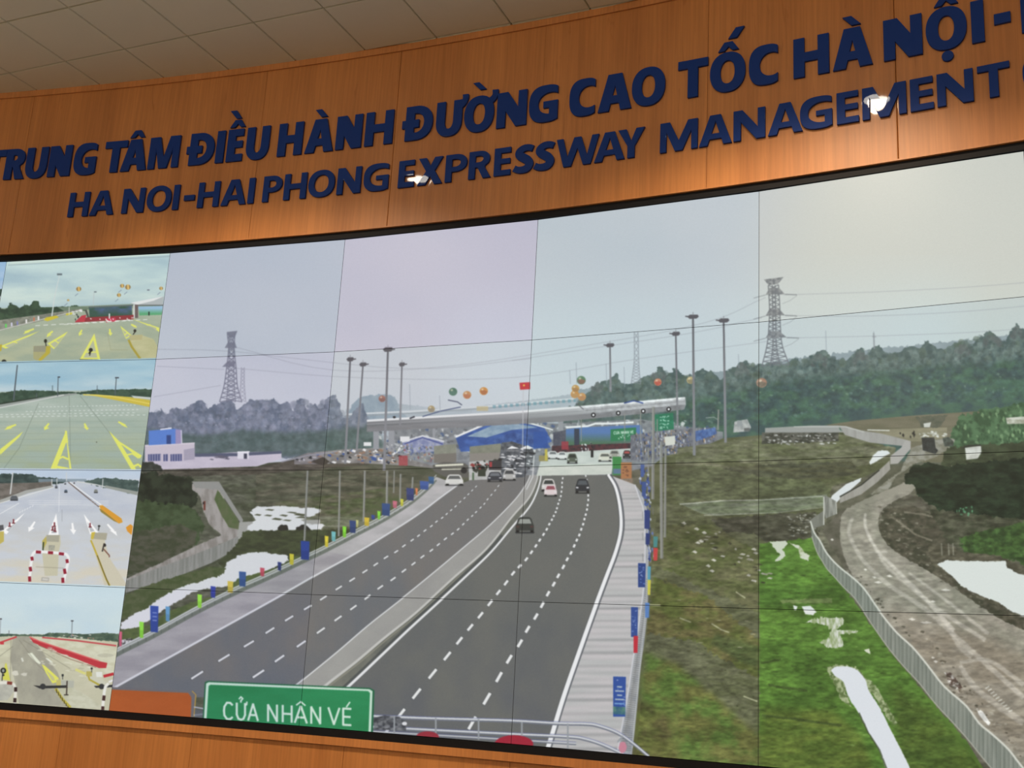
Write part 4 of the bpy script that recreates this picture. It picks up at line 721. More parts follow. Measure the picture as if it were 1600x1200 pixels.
for x, y, col in ((9, 509, (90, 220, 90)), (18, 507, (210, 210, 235)), (27, 505, (130, 130, 190)), (41, 502, (236, 236, 236)), (53, 499, (200, 120, 90)), (60, 497, (236, 236, 236))): c.box(x - 1.2, y - 3, x + 1.2, y + 3, col)
c.fill([(68, 500), (72, 496), (88, 493), (92, 496), (74, 502)], (206, 190, 50)); c.box(103, 490, 113, 493, (206, 196, 60), -.2)
c.line([(93, 430), (85, 465), (81, 494)], 1.2, (206, 216, 214), 2); c.box(89, 427, 97, 430, (110, 124, 130)); c.line([(147, 456), (146, 478)], .9, (186, 196, 196)); c.box(147, 455, 151, 457, (120, 134, 140)); c.line([(108, 480), (108, 492)], 1, (220, 222, 216)); c.box(230, 452, 234, 454, (120, 130, 140))
for x, y, r in ((123, 451.5, 4), (191, 446.5, 3.4), (200, 448.5, 4.4), (186, 461, 3.2), (106.5, 469, 1.8), (252, 450.5, 3)): c.disc(x, y, r, r * .9, (156, 130, 84)); c.fill([(x - r * .3, y - r * .9), (x + r * .3, y - r * .9), (x + r * .5, y + r * .8), (x - r * .2, y + r * .8)], (226, 190, 110)); c.line([(x - 1, y + r + 3), (x - 6, y + r + 7)], .9, (110, 124, 150), al=.8)
c.fill([(204, 474), (256, 463), (255, 477), (215, 478)], (176, 184, 186)); c.fill([(204, 473), (256, 463), (240, 470), (215, 476)], (226, 230, 230)); c.line([(205, 477), (256, 477)], 1.2, (80, 90, 90))
c.fill([(139, 481), (206, 478), (207, 498), (140, 499)], (84, 104, 150), (56, 90, 72), ns=(16, 8), ct=2.2, grad=((54, 86, 60), 484, 496)); c.fill([(216, 479), (255, 478), (253, 492), (218, 493)], (150, 190, 220), grad=((90, 170, 120), 482, 490)); c.box(211, 476, 216, 497, (110, 96, 96)); c.line([(209.5, 476), (209.5, 497)], 2.2, (214, 218, 216)); c.line([(138, 480), (208, 477)], 1.4, (90, 100, 104)); c.line([(134, 484), (139, 499)], 3, (80, 84, 80)); c.box(232, 487, 234, 493, (40, 50, 50))
c.fill([(136, 496), (209, 492), (209, 499), (117, 504), (124, 499)], (150, 54, 62)); c.fill([(117, 503), (128, 493), (135, 492), (132, 503)], (196, 60, 74)); c.fill([(166, 498), (180, 496), (182, 502), (166, 504)], (206, 56, 84)); c.specks([(140, 497), (208, 494), (208, 502), (140, 503)], 16, [(236, 236, 230), (206, 200, 190)], (.7, 1.4), (.8, 2), 3); c.box(170, 490, 172, 498, (226, 230, 230)); c.specks([(116, 493), (124, 490), (124, 500), (116, 500)], 4, [(50, 56, 60)], (.8, 1.2), (2, 3), 8); c.specks([(112, 486), (128, 484), (128, 489), (112, 491)], 8, [(226, 228, 228)], (2, 3), (1, 1.4), 9)
for pts in ([(55, 509), (110, 504), (205, 500)], [(100, 507), (150, 504), (235, 499)]): 
    for k in range(12): a_ = k / 12; p_ = [np.interp(a_ + d_, [0, 1], [pts[0][0], pts[2][0]]) for d_ in (0, .05)]; q_ = [np.interp(a_ + d_, [0, 1], [pts[0][1], pts[2][1]]) for d_ in (0, .05)]; c.line([(p_[0], q_[0]), (p_[1], q_[1])], 1, (232, 236, 230))
for tri in ([(62, 517), (0, 541), (8, 545), (12, 544)], [(106, 518), (74, 537), (84, 546), (86, 544)], [(147.5, 521), (124, 563), (157, 563)], [(188, 509), (197, 530), (206, 524)], [(205, 498), (240, 512), (249, 519), (249, 512)]):
    cx = sum(p[0] for p in tri) / len(tri); cy = sum(p[1] for p in tri) / len(tri)
    c.fill(tri, Y_)
    c.fill([(cx + (p[0] - cx) * .66, cy + 1 + (p[1] - cy) * .66) for p in tri], (182, 188, 156))
    c.line([(tri[0][0] * .3 + tri[1][0] * .7, tri[0][1] * .3 + tri[1][1] * .7), (tri[0][0] * .3 + tri[-1][0] * .7, tri[0][1] * .3 + tri[-1][1] * .7)], 1.8, Y_)
c.line([(148, 540), (138, 552)], 0.1, Y_, al=0)
for x, y, dx, dy in ((45, 517, -16, 6), (78, 521, -9, 7), (126, 519, -4, 7), (172, 518, 1, 8), (209, 509, 8, 4)): c.line([(x + dx * -.5, y - dy * .5), (x + dx * .4, y + dy * .4)], 2.4, Y_, 3.4); c.fill([(x + dx * .1 - 3, y + dy * .2), (x + dx * .1 + 4, y + dy * .3), (x + dx * .6, y + dy * .9)], Y_)
c.fill([(52, 541), (78, 540), (76, 553), (62, 567), (52, 560)], (170, 168, 120)); c.fill([(53, 541), (73, 540), (72, 550), (52, 550)], (150, 150, 126)); c.fill([(72, 541), (79, 541), (78, 552), (62, 566), (60, 562), (71, 551)], (186, 172, 60)); c.fill([(-5, 540), (3, 538), (2, 548), (-5, 552)], (186, 170, 60)); c.disc(71, 533, 2.4, 3, (40, 44, 36)); c.line([(71, 535), (72, 541)], 1.4, (40, 44, 36)); c.disc(142, 547, 3, 3, (40, 42, 36)); c.line([(139, 553), (141, 549)], 2, (40, 42, 36)); c.line([(142, 549), (140, 556)], 1.4, (40, 42, 36)); c.line([(124, 563), (154, 563)], 3, (74, 74, 60)); c.disc(6, 566, 4, 4, (40, 44, 40))
c.fill([(199, 533), (222, 524), (240, 530), (248, 545), (242, 565), (222, 565)], (196, 194, 150), (184, 184, 138), ns=(20, 8)); c.line([(201, 531), (206, 542), (220, 562)], 3.4, (170, 156, 60)); c.fill([(202, 524), (223, 523), (222, 531), (204, 532)], (184, 178, 130)); c.disc(211, 517, 2.2, 2.4, (44, 44, 38)); c.line([(211, 519), (208, 523)], 1.4, (44, 44, 38)); c.line([(168, 520), (173, 547), (200, 547)], .8, (150, 150, 116), al=.7)
# camera 2
c.clip = quad_clip(0, 1)
c.fill([(-130, 560), (290, 555), (290, 745), (-130, 745)], (168, 202, 216), (150, 190, 210), ns=(90, 16), ct=2.2, grad=((196, 214, 220), 575, 612))
c.fill([(-130, 614), (60, 611), (290, 608), (290, 745), (-130, 745)], (176, 190, 180), (160, 178, 166), ns=(60, 10), ct=2.4, grad=((158, 172, 138), 640, 740))
c.fill([(-130, 620), (0, 614), (26, 610), (70, 610), (108, 612), (130, 612), (150, 609), (190, 608), (240, 608), (240, 622), (215, 621), (150, 616), (108, 615), (60, 622), (0, 634), (-130, 640)], (66, 92, 76), (48, 74, 62), ns=(8, 5), ct=3, warp=1.6)
c.fill([(-130, 636), (0, 632), (95, 616), (120, 614), (120, 616), (60, 626), (0, 637), (-130, 642)], (150, 158, 154)); c.line([(-130, 642), (0, 637), (100, 617)], 1.6, (206, 212, 208)); c.line([(0, 631), (60, 621)], 1.6, (40, 50, 44), al=.8)
c.fill([(130, 616), (150, 616), (200, 620), (235, 625), (235, 636), (200, 629), (150, 619)], (206, 186, 66)); c.line([(130, 616.5), (175, 619), (235, 631)], 1.8, (226, 208, 96)); c.fill([(205, 618), (240, 621), (240, 624), (210, 622)], (196, 204, 200))
for x0, y0, x1, y1, w_ in ((27, 570, 21, 626, 1.8), (91, 589, 90, 619, 1.1), (182, 590, 180, 617, 1.2), (152, 602, 152, 615, .8), (57, 614, 57, 621, 1)): c.line([(x0, y0), (x1, y1)], w_, (84, 96, 104), w_ * 1.3); 
c.box(90, 588, 94, 590, (70, 80, 90)); c.box(180, 589, 186, 591, (70, 80, 90)); c.line([(82, 602), (82, 611)], 1.6, (90, 104, 110), al=.7)
for y, x0, x1 in ((633, 60, 215), (640, 40, 220), (648.5, 0, 232), (645, 0, 215)):
    for k in range(26): c.line([(x0 + (x1 - x0) * k / 26, y - 0 + (24 - k) * .12), (x0 + (x1 - x0) * (k + .5) / 26, y + (24 - k) * .12)], 1, (222, 230, 226), al=.85)
for pts in ([(108, 618), (109, 650), (110, 735)], [(125, 618), (160, 662), (190, 700)], [(60, 630), (30, 700), (0, 740)]): c.line(pts, .9, (110, 124, 112), al=.55)
for k in range(9): c.line([(-120, 660 + k * 9), (230, 658 + k * 9.4)], .7, (132, 146, 124), al=.35)
for x, y, dx, dy in ((16, 667, -18, 7), (73, 666, -7, 9), (134, 666, 4, 9), (192, 663, 14, 8)): c.line([(x - dx * .5, y - dy * .5), (x + dx * .3, y + dy * .3)], 2.6, Y_, 4); c.fill([(x + dx * .05 - 4, y + dy * .1), (x + dx * .05 + 5, y + dy * .3), (x + dx * .55, y + dy * .7)], Y_)
for pts in ([(103, 673), (78, 735), (86, 737), (104, 690), (109, 737), (112, 735)], [(170, 673), (206, 735), (215, 737), (190, 695), (219, 717), (222, 712), (187, 690)], [(36, 674), (0, 702), (0, 711), (30, 683)], [(0, 704), (-130, 730), (-130, 735), (0, 708)]): c.fill(pts, Y_)
c.line([(92, 717), (98, 714), (107, 718)], 3.2, Y_); c.line([(80, 735), (90, 730), (105, 733), (110, 736)], 4, Y_); c.line([(199, 711), (207, 709), (217, 716)], 2.6, Y_); c.line([(207, 730), (216, 726), (221, 730)], 3.6, Y_); c.line([(103, 673), (104, 692)], 3, Y_, 5); c.disc(151, 691, 1, .8, (80, 84, 70))
# camera 3
c.clip = quad_clip(0, 2)
c.fill([(-130, 730), (290, 730), (290, 925), (-130, 925)], (196, 212, 230), (186, 204, 224), ns=(60, 12), grad=((206, 214, 224), 738, 750))
c.fill([(-130, 752), (60, 751), (290, 748), (290, 925), (-130, 925)], (188, 196, 210), (202, 208, 216), ns=(50, 14), ct=2.6, grad=((214, 208, 190), 790, 900))
c.fill([(-130, 745), (0, 741), (20, 739), (50, 741), (58, 745), (90, 748), (110, 752), (90, 756), (50, 758), (-130, 758)], (70, 90, 88), (50, 68, 68), ns=(8, 5), ct=3, warp=2); c.fill([(130, 752), (150, 747), (180, 746), (200, 750), (216, 750), (216, 768), (200, 770), (165, 762), (135, 754)], (84, 104, 100), (62, 82, 80), ns=(8, 5), ct=3, warp=2); c.fill([(60, 748), (135, 748), (135, 752), (60, 753)], (130, 148, 160), al=.8)
c.fill([(-130, 757), (50, 754), (82, 752), (82, 760), (40, 766), (0, 782), (-130, 792)], (124, 118, 112), (100, 96, 90), ns=(10, 4), ct=3); c.fill([(-130, 790), (0, 781), (40, 766), (82, 758), (84, 761), (45, 770), (0, 787), (-130, 797)], (170, 172, 168)); c.line([(-130, 795), (0, 786), (84, 761)], 1.2, (226, 228, 226)); c.line([(120, 752), (150, 757), (214, 772)], 1.8, (206, 210, 210)); c.fill([(165, 758), (216, 768), (216, 774), (165, 762)], (150, 156, 150))
for x0, y0, x1, y1 in ((20, 738, 16, 772), (104, 738, 104, 752), (161, 748, 160, 764), (81, 748, 81, 758), (89, 747, 89, 758)): c.line([(x0, y0), (x1, y1)], 2 if x0 < 30 else 1.3, (206, 210, 210))
c.line([(107, 753), (130, 772), (155, 792)], 1.6, (110, 96, 90)); c.line([(109, 753), (135, 772), (160, 790)], 1.6, (236, 238, 240)); c.line([(155, 792), (188, 817)], 2.2, (240, 240, 238))
c.fill([(155, 790), (160, 789), (190, 810), (192, 816), (186, 818), (158, 797)], (222, 156, 50)); c.fill([(155, 794), (160, 797), (185, 817), (178, 814), (158, 800)], (150, 130, 60)); c.fill([(197, 824), (204, 819), (208, 822), (206, 836), (199, 830)], (224, 150, 44))
for x, y, w_, h_, col in ((22, 778, 12, 7, (92, 98, 104)), (88, 760, 4, 4, (100, 108, 118)), (103, 767, 5, 4, (80, 96, 112)), (150, 767, 6, 5, (130, 134, 130)), (102, 755, 3, 2, (150, 156, 166)), (116, 754, 2, 2, (130, 120, 130))): c.fill([(x - w_ / 2, y), (x - w_ * .3, y - h_ / 2), (x + w_ * .3, y - h_ / 2), (x + w_ / 2, y), (x + w_ / 2, y + h_ / 2), (x - w_ / 2, y + h_ / 2)], col); c.line([(x - w_ / 2, y + h_ / 2), (x + w_ / 2, y + h_ / 2)], 1.2, (46, 50, 54))
Wt = (250, 250, 250)
for k in range(6): c.line([(30 - k * 6, 786 + k * 3.4), (24 - k * 6, 789 + k * 3.4)], 1, Wt, al=.7); c.line([(52 - k * 4, 789 + k * 2), (50 - k * 4, 792 + k * 2)], 1, Wt, al=.7)
for y in (782, 785, 788): c.line([(45, y), (170, y + 1)], .8, Wt, al=.5)
c.line([(93, 758), (92, 800)], .8, Wt, al=.6); c.line([(97, 796), (97, 815)], .7, (130, 134, 140), al=.6)
for x, y, dx, dy in ((50, 822, -9, 14), (114, 825, 2, 16), (175, 827, 14, 16)): c.line([(x - dx * .5, y - dy * .5), (x + dx * .2, y + dy * .2)], 2.6, Wt, 4); c.fill([(x + dx * .1 - 5, y + dy * .1), (x + dx * .1 + 5, y + dy * .2), (x + dx * .6, y + dy * .65)], Wt)
for tri in ([(39, 801), (2, 830), (10, 835)], [(88, 802), (75, 837), (92, 837)], [(131, 803), (141, 835), (154, 832)]):
    c.fill(tri, Wt); cx = sum(p[0] for p in tri) / 3; cy = sum(p[1] for p in tri) / 3; c.fill([(cx + (p[0] - cx) * .5, cy + 2 + (p[1] - cy) * .5) for p in tri], (186, 190, 194))
for x, y in ((15, 820), (21, 815), (85, 820), (82, 826), (86, 828), (141, 821)): c.line([(x, y - 4), (x, y + 2)], 2, (130, 46, 56)); c.line([(x - 2.4, y + 2.4), (x + 2.4, y + 2.4)], 1.4, (110, 40, 48))
c.fill([(72, 836), (94, 836), (95, 848), (92, 862), (90, 900), (70, 900), (66, 866)], (200, 196, 170)); c.fill([(73, 836), (93, 836), (92, 847), (72, 846)], (170, 168, 150)); c.fill([(66, 845), (72, 838), (73, 848), (66, 862)], (190, 176, 90)); c.fill([(76, 852), (86, 852), (85, 860), (76, 860)], (150, 150, 140), (180, 180, 160), ns=(3, 3))
c.fill([(143, 832), (167, 833), (164, 845), (170, 870), (200, 916), (165, 920), (150, 870), (142, 845)], (206, 200, 178)); c.fill([(148, 832), (168, 833), (166, 844), (146, 842)], (172, 168, 148)); c.line([(142, 844), (152, 868), (166, 905), (174, 920)], 2.6, (196, 172, 60)); c.fill([(143, 832), (149, 831), (146, 843), (142, 842)], (206, 184, 70)); c.line([(152, 868), (162, 894), (172, 918)], 1.4, (60, 56, 40), al=.7)
c.line([(163, 849), (160, 862)], 2, (56, 52, 50)); c.disc(164, 852, 2, 2.6, (56, 52, 50)); c.line([(162, 858), (171, 868), (171, 871)], 2, (130, 90, 76)); c.line([(68, 847), (67, 861)], 2, (50, 66, 50)); c.line([(64, 861), (69, 861)], 1.6, (50, 60, 50)); c.disc(155, 822, 2, 1.6, (56, 60, 60)); c.line([(155, 822), (154, 829)], 1.4, (56, 60, 60)); c.fill([(-10, 822), (5, 820), (6, 828), (-5, 830)], (90, 90, 94)); c.fill([(-10, 832), (6, 830), (6, 846), (0, 850), (-10, 852)], (196, 180, 90))
hoop = [(46, 905), (48, 885), (50, 870), (54, 863), (62, 862), (98, 865), (105, 868), (107, 875), (103, 893), (99, 910)]
c.line(hoop, 4.4, (240, 240, 240), sm=True)
for a_, b_ in (((56, 862.5), (64, 863)), ((75, 863.5), (83, 864)), ((92, 865), (100, 866)), ((49.5, 870), (50.5, 876)), ((47, 886), (48, 893)), ((104.5, 874), (105.5, 880)), ((100.5, 889), (102, 897)), ((46, 901), (46.5, 909)), ((98, 903), (98.5, 911))): c.line([a_, b_], 4.6, (150, 36, 56))
c.line([(56, 886), (100, 888)], .8, (130, 124, 110), al=.6); c.fill([(65, 902), (77, 903), (76, 909), (64, 908)], (176, 174, 166)); c.fill([(66.5, 903.5), (75.5, 904.5), (74.5, 907.5), (66, 906.5)], (206, 204, 196))
# camera 4
c.clip = quad_clip(0, 3)
c.fill([(-130, 900), (290, 900), (290, 1130), (-130, 1130)], (206, 226, 234), (196, 218, 228), ns=(80, 40), ct=2, grad=((216, 228, 222), 930, 990))
c.fill([(-130, 994), (60, 991), (290, 990), (290, 1130), (-130, 1130)], (212, 212, 184), (196, 194, 168), ns=(30, 10), ct=3, grad=((198, 194, 170), 1020, 1100))
c.fill([(-130, 990), (0, 990), (20, 991), (70, 991), (78, 988), (130, 991), (160, 989), (186, 990), (186, 1003), (160, 1001), (110, 996), (40, 994), (-130, 996)], (96, 116, 96), (64, 86, 74), ns=(8, 4), ct=3, warp=1.6); c.specks([(90, 992), (150, 992), (150, 998), (90, 996)], 14, [(206, 206, 196), (170, 130, 110)], (1.4, 3), (.7, 1.4), 5)
c.line([(113, 970), (112, 996)], 1.3, (130, 140, 146)); c.box(111, 969, 115, 971, (80, 84, 90)); c.line([(1, 966), (0, 992)], 1, (150, 156, 160)); c.box(-1, 966, 3, 968, (90, 90, 96)); c.line([(14, 985), (14, 992)], 1, (110, 116, 120))
c.fill([(20, 995), (45, 994), (60, 1010), (90, 1050), (110, 1105), (30, 1100), (16, 1030)], (166, 164, 148), (150, 148, 136), ns=(16, 20), ct=3, al=.8)
c.fill([(45, 1000), (120, 1000), (182, 1012), (182, 1060), (140, 1040), (80, 1010)], (214, 214, 190), (200, 198, 170), ns=(14, 6), ct=3)
c.fill([(46, 995), (52, 999), (70, 1005), (110, 1018), (150, 1032), (168, 1036), (166, 1044), (155, 1044), (120, 1030), (75, 1014), (52, 1004)], (196, 56, 66)); c.line([(46, 995), (62, 1002), (110, 1018), (155, 1033)], 1.8, (226, 110, 106)); c.line([(60, 1008), (110, 1030), (150, 1043)], 1, (120, 60, 50), al=.7)
c.line([(66, 996), (120, 1001), (182, 1009)], 2.4, (200, 80, 84)); c.line([(-130, 1011), (0, 1004), (26, 995)], 2.6, (206, 70, 76)); c.box(0, 1003, 6, 1007, (206, 60, 70))
c.fill([(43, 1021), (50, 1020), (64, 1036), (62, 1038), (55, 1034)], (226, 230, 210)); c.line([(72, 1028), (82, 1036)], 2.6, (226, 230, 214)); c.line([(34, 1028), (36, 1034)], 3, (216, 218, 204))
for pts in ([(17, 1000), (16, 1060), (18, 1080)], [(30, 1000), (60, 1040), (95, 1070)], [(36, 1000), (110, 1045)], [(-20, 1040), (20, 1010)]): c.line(pts, .9, (126, 124, 108), al=.6)
c.specks([(60, 1005), (150, 1040), (140, 1060), (60, 1040)], 36, [(226, 226, 206), (176, 172, 150)], (2, 7), (1, 2), 61, .6); c.disc(165, 1024, 13, 3, (176, 174, 156), al=.5); c.disc(24, 1052, 5, 4, (214, 212, 196), warp=2); c.disc(38, 1054, 5, 2.6, (206, 204, 190), warp=2)
c.fill([(65, 1038), (70, 1040), (92, 1060), (90, 1066), (82, 1068), (72, 1052)], (226, 226, 96)); c.fill([(72, 1047), (84, 1058), (86, 1064), (81, 1063)], (196, 194, 140)); c.fill([(8, 1037), (10, 1036), (16, 1064), (4, 1062)], (214, 214, 84)); c.line([(118, 1046), (134, 1053)], 4, (222, 218, 120), al=.8)
c.fill([(88, 1062), (116, 1062), (116, 1076), (140, 1090), (165, 1108), (110, 1108), (88, 1080)], (206, 206, 184), (190, 190, 164), ns=(14, 6), ct=3); c.fill([(95, 1063), (116, 1064), (115, 1075), (97, 1073)], (180, 182, 168)); c.fill([(88, 1063), (95, 1062), (95, 1074), (88, 1074)], (196, 186, 110)); c.line([(87, 1076), (97, 1092), (110, 1106)], 4.4, (190, 176, 66))
for k in range(7): c.line([(88 + k * 3, 1077 + k * 4.4), (89 + k * 3, 1083 + k * 4.2)], 1.3, (60, 56, 40))
c.fill([(136, 1050), (160, 1052), (160, 1062), (176, 1075), (150, 1072), (136, 1060)], (204, 204, 184)); c.fill([(150, 1050), (160, 1050), (160, 1058), (151, 1058)], (226, 228, 220)); c.line([(137, 1052), (140, 1062), (158, 1072)], 3, (180, 166, 66)); c.box(135, 1049, 144, 1057, (186, 174, 90))
c.line([(162, 1057), (178, 1053)], 4.4, (196, 50, 60)); c.line([(170, 1066), (180, 1062)], 3, (236, 236, 236), al=.9)
for x in (98, 143.5): c.box(x - 1.6, 1043 if x > 120 else 1053.5, x + 1.6, (1046 if x > 120 else 1057), (50, 54, 56)); c.line([(x, 1046 if x > 120 else 1057), (x, 1051 if x > 120 else 1062)], 1.2, (70, 74, 74))
c.fill([(52, 1071), (62, 1072), (105, 1071), (106, 1075), (62, 1076)], (48, 50, 52)); c.disc(67, 1073, 4.6, 4.6, (56, 58, 60)); c.line([(105, 1064), (104, 1086)], 2, (70, 62, 56)); c.line([(100, 1086), (107, 1086)], 1.6, (60, 56, 50)); c.fill([(147, 1072), (178, 1070), (178, 1074), (150, 1075)], (54, 56, 58)); c.disc(159, 1073, 4.4, 4.4, (56, 58, 60))
c.disc(5, 1048, 4.6, 4.6, (44, 48, 46)); c.line([(4, 1052), (3, 1064)], 1.4, (56, 60, 56)); c.disc(5, 1048, 2, 2.6, (150, 156, 150)); c.disc(5, 1055, 2, 1.6, (50, 52, 50))
c.fill([(-10, 1070), (20, 1068), (22, 1080), (12, 1094), (-10, 1096)], (190, 190, 176), (170, 170, 160), ns=(8, 6))
c.line([(-10, 1067), (15, 1067), (22, 1070), (24.5, 1078), (23, 1100)], 4.6, (228, 226, 214)); c.line([(11, 1067), (19, 1068)], 4.8, (130, 60, 50)); c.line([(24.4, 1074), (24.4, 1081)], 4.8, (56, 40, 40)); c.line([(23.4, 1091), (23, 1098)], 4.8, (56, 40, 40))
c.line([(170, 1068), (165, 1073), (163, 1082), (160, 1112)], 4.6, (232, 232, 224)); c.line([(163, 1087), (162, 1095)], 4.8, (70, 44, 44)); c.line([(161, 1104), (160.6, 1110)], 4.8, (70, 44, 44))
c.clip = None
# one light pass of grain, as on the camera footage
for cv, ds, nb in ((MAIN, .86, 2), (CCTV, .93, 2)):
    for _ in range(nb):                                   # camera footage is soft
        for ax in (0, 1):
            cv.a = (np.roll(cv.a, 1, ax) + cv.a * 2 + np.roll(cv.a, -1, ax)) * .25
    lum = cv.a @ np.array([.3, .59, .11], np.float32)
    cv.a = lum[..., None] + (cv.a - lum[..., None]) * ds
    g_ = _rng.standard_normal(cv.a.shape[:2]).astype(np.float32)
    g_ = (g_ + np.roll(g_, 1, 0) + np.roll(g_, 1, 1) + np.roll(g_, 2, 1)) * .5
    cv.a += g_[..., None] * 1.0

# ------------------------------------------------------------------ polyline of screen columns
def col_joints():
    J = {2: np.array([0.0, 0.0]), 3: np.array([PW, 0.0])}
    def d(a): return np.array([math.cos(a), math.sin(a)])
    for i in (1, 0, -1):
        J[i] = J[i + 1] - PW * d(TH * (2 - i))
    for i in (4, 5, 6):
        J[i] = J[i - 1] + PW * d(-TH * (i - 3))
    return J
JN = col_joints()

def project(P):
    d = P - CAM; z = d @ FWD
    return 800 + FOC * (d @ RGT) / z, 600 - FOC * (d @ UPV) / z

# ------------------------------------------------------------------ the setting
JOINTS = [-5.83, -4.89, -3.95, -3.01, -2.115, -1.255, -0.322, 0.61, 1.555, 2.497, 3.43, 4.36, 5.3, 6.24]
S_L, S_R = -6.85, 6.95
MAJOR = (-3.01, -0.322, 2.497)
def panelled(name, z0, z1, off, mat, all_open):
    V, F = [], []
    edges = [S_L] + JOINTS + [S_R]
    for a, b in zip(edges[:-1], edges[1:]):
        n = max(3, int((b - a) / 0.12))
        open_a = all_open or a in MAJOR; open_b = all_open or b in MAJOR
        arc_band(V, F, a + (0.0008 if open_a else 0.00015), b - (0.0008 if open_b else 0.00015), off - 0.03, off, z0, z1, n,
                 0.0040 if (open_a or open_b) and not all_open else (0.0018 if all_open else 0.0006))
    me = mesh_from(name, V, F)
    me.polygons.foreach_set('use_smooth', [True] * len(me.polygons)); me.set_sharp_from_angle(angle=math.radians(38))
    o = link(name, me, mat); o['kind'] = 'structure'
    return o
panelled('wall_back', 0.046, CEIL + 0.02, 0.030, M_wood, False)   # fascia above the screens
panelled('wall_back', -Z0 / S, -2.822, 0.010, M_wood, True)       # below the screens
V, F = [], []
arc_band(V, F, S_L, S_R, -0.05, -0.012, 0.046, CEIL + 0.02, 90)
arc_band(V, F, S_L, S_R, -0.05, -0.022, -Z0 / S, -2.80, 90)
o = link('wall_back', mesh_from('w', V, F), M_gap); o['kind'] = 'structure'
# wood at either end of the video wall
V, F = [], []
sA = (-2 - 0.5) * PW * 1.0003 - 0.03 + PW * 0  # left end (seam -1)
sL_end = -3.5 * PW - 0.03; sR_end = 3.5 * PW + 0.03
arc_band(V, F, S_L, sL_end, -0.02, 0.01, -2.825, 0.046, 12)
arc_band(V, F, sR_end, S_R, -0.02, 0.01, -2.825, 0.046, 12)
o = link('wall_back', mesh_from('w', V, F), M_wood); o['kind'] = 'structure'

def trim(name, s0, s1, o0, o1, z0, z1, mat, n=90):
    V, F = [], []
    arc_band(V, F, s0, s1, o0, o1, z0, z1, n)
    o = link(name, mesh_from(name, V, F), mat); o['kind'] = 'structure'
trim('trim_1', S_L, S_R, 0.0, 0.042, 1.166, CEIL + 0.005, M_trimwood)       # strip under the ceiling
trim('trim_2', S_L, S_R, -0.03, 0.032, 0.040, 0.0475, M_trimwood)           # lower lip of the fascia
trim('trim_3', S_L, S_R, -0.03, 0.022, -2.822, -2.782, M_trimwood)          # ledge under the screens
V, F = [], []
arc_band(V, F, sL_end, sR_end, -0.06, 0.0145, 0.002, 0.040, 90)
arc_band(V, F, sL_end, sR_end, -0.06, 0.0145, -2.782, -4 * PH - 0.002, 90)
arc_band(V, F, sL_end, sL_end + 0.026, -0.06, 0.0145, -4 * PH - 0.002, 0.002, 2)
arc_band(V, F, sR_end - 0.026, sR_end, -0.06, 0.0145, -4 * PH - 0.002, 0.002, 2)
o = link('trim_4', mesh_from('f', V, F), M_black); o['kind'] = 'structure'   # black surround of the video wall

# floor, ceiling tiles, other walls
X0, X1, Y0 = -7.6, 9.2, -15.0
V = [(X0, Y0, 0), (X1, Y0, 0), (X1, 0.4, 0), (X0, 0.4, 0), (X0, Y0, -.1), (X1, Y0, -.1), (X1, 0.4, -.1), (X0, 0.4, -.1)]
o = link('floor', mesh_from('floor', V, [(0, 1, 2, 3), (7, 6, 5, 4), (0, 4, 5, 1), (1, 5, 6, 2), (2, 6, 7, 3), (3, 7, 4, 0)]), M_floor)
o['kind'] = 'structure'
zc = CEIL * S + Z0
ti = np.array([0.48163, -0.00855]); tj = np.array([0.00439, 0.47988]); t0 = np.array([-1.8964, -0.9626])
V, F = [], []
for i in range(-11, 20):
    for j in range(-23, 4):
        c = [t0 + ti * (i + a) + tj * (j + b) for a, b in ((0, 0), (1, 0), (1, 1), (0, 1))]
        if min(math.hypot(q[0] - CX, q[1] - CY) for q in c) > RR - 0.02:
            continue
        cc = sum(c) / 4
        if not (X0 / S - .3 < cc[0] < X1 / S + .3 and Y0 / S - .3 < cc[1]):
            continue
        b = len(V)
        for f_, dz in ((0.994, 0.022), (0.982, 0.006), (0.968, 0.0)):
            for q in c:
                p = cc + (q - cc) * f_
                V.append((p[0] * S, p[1] * S, zc + dz))
        for r in range(2):
            for k in range(4):
                a_ = b + r * 4 + k; d_ = b + r * 4 + (k + 1) % 4
                F.append((a_, a_ + 4, d_ + 4, d_))
        F.append((b + 8, b + 11, b + 10, b + 9))
ce = link('ceiling', mesh_from('ceiling', V, F), M_ceil); ce['kind'] = 'structure'
V, F = [], []
box_geo(V, F, X0, X1, Y0, 0.4, zc + 0.021, zc + 0.08)
o = link('ceiling', mesh_from('ceiling_back', V, F), M_ceil); o['kind'] = 'structure'
for nm, bx in (('wall_left', (X0 - .12, X0, Y0, 0.4, 0, zc + .08)), ('wall_right', (X1, X1 + .12, Y0, 0.4, 0, zc + .08)),
               ('wall_front', (X0 - .12, X1 + .12, Y0 - .12, Y0, 0, zc + .08))):
    V, F = [], []
    box_geo(V, F, *bx)
    o = link(nm, mesh_from(nm, V, F), M_wall); o['kind'] = 'structure'

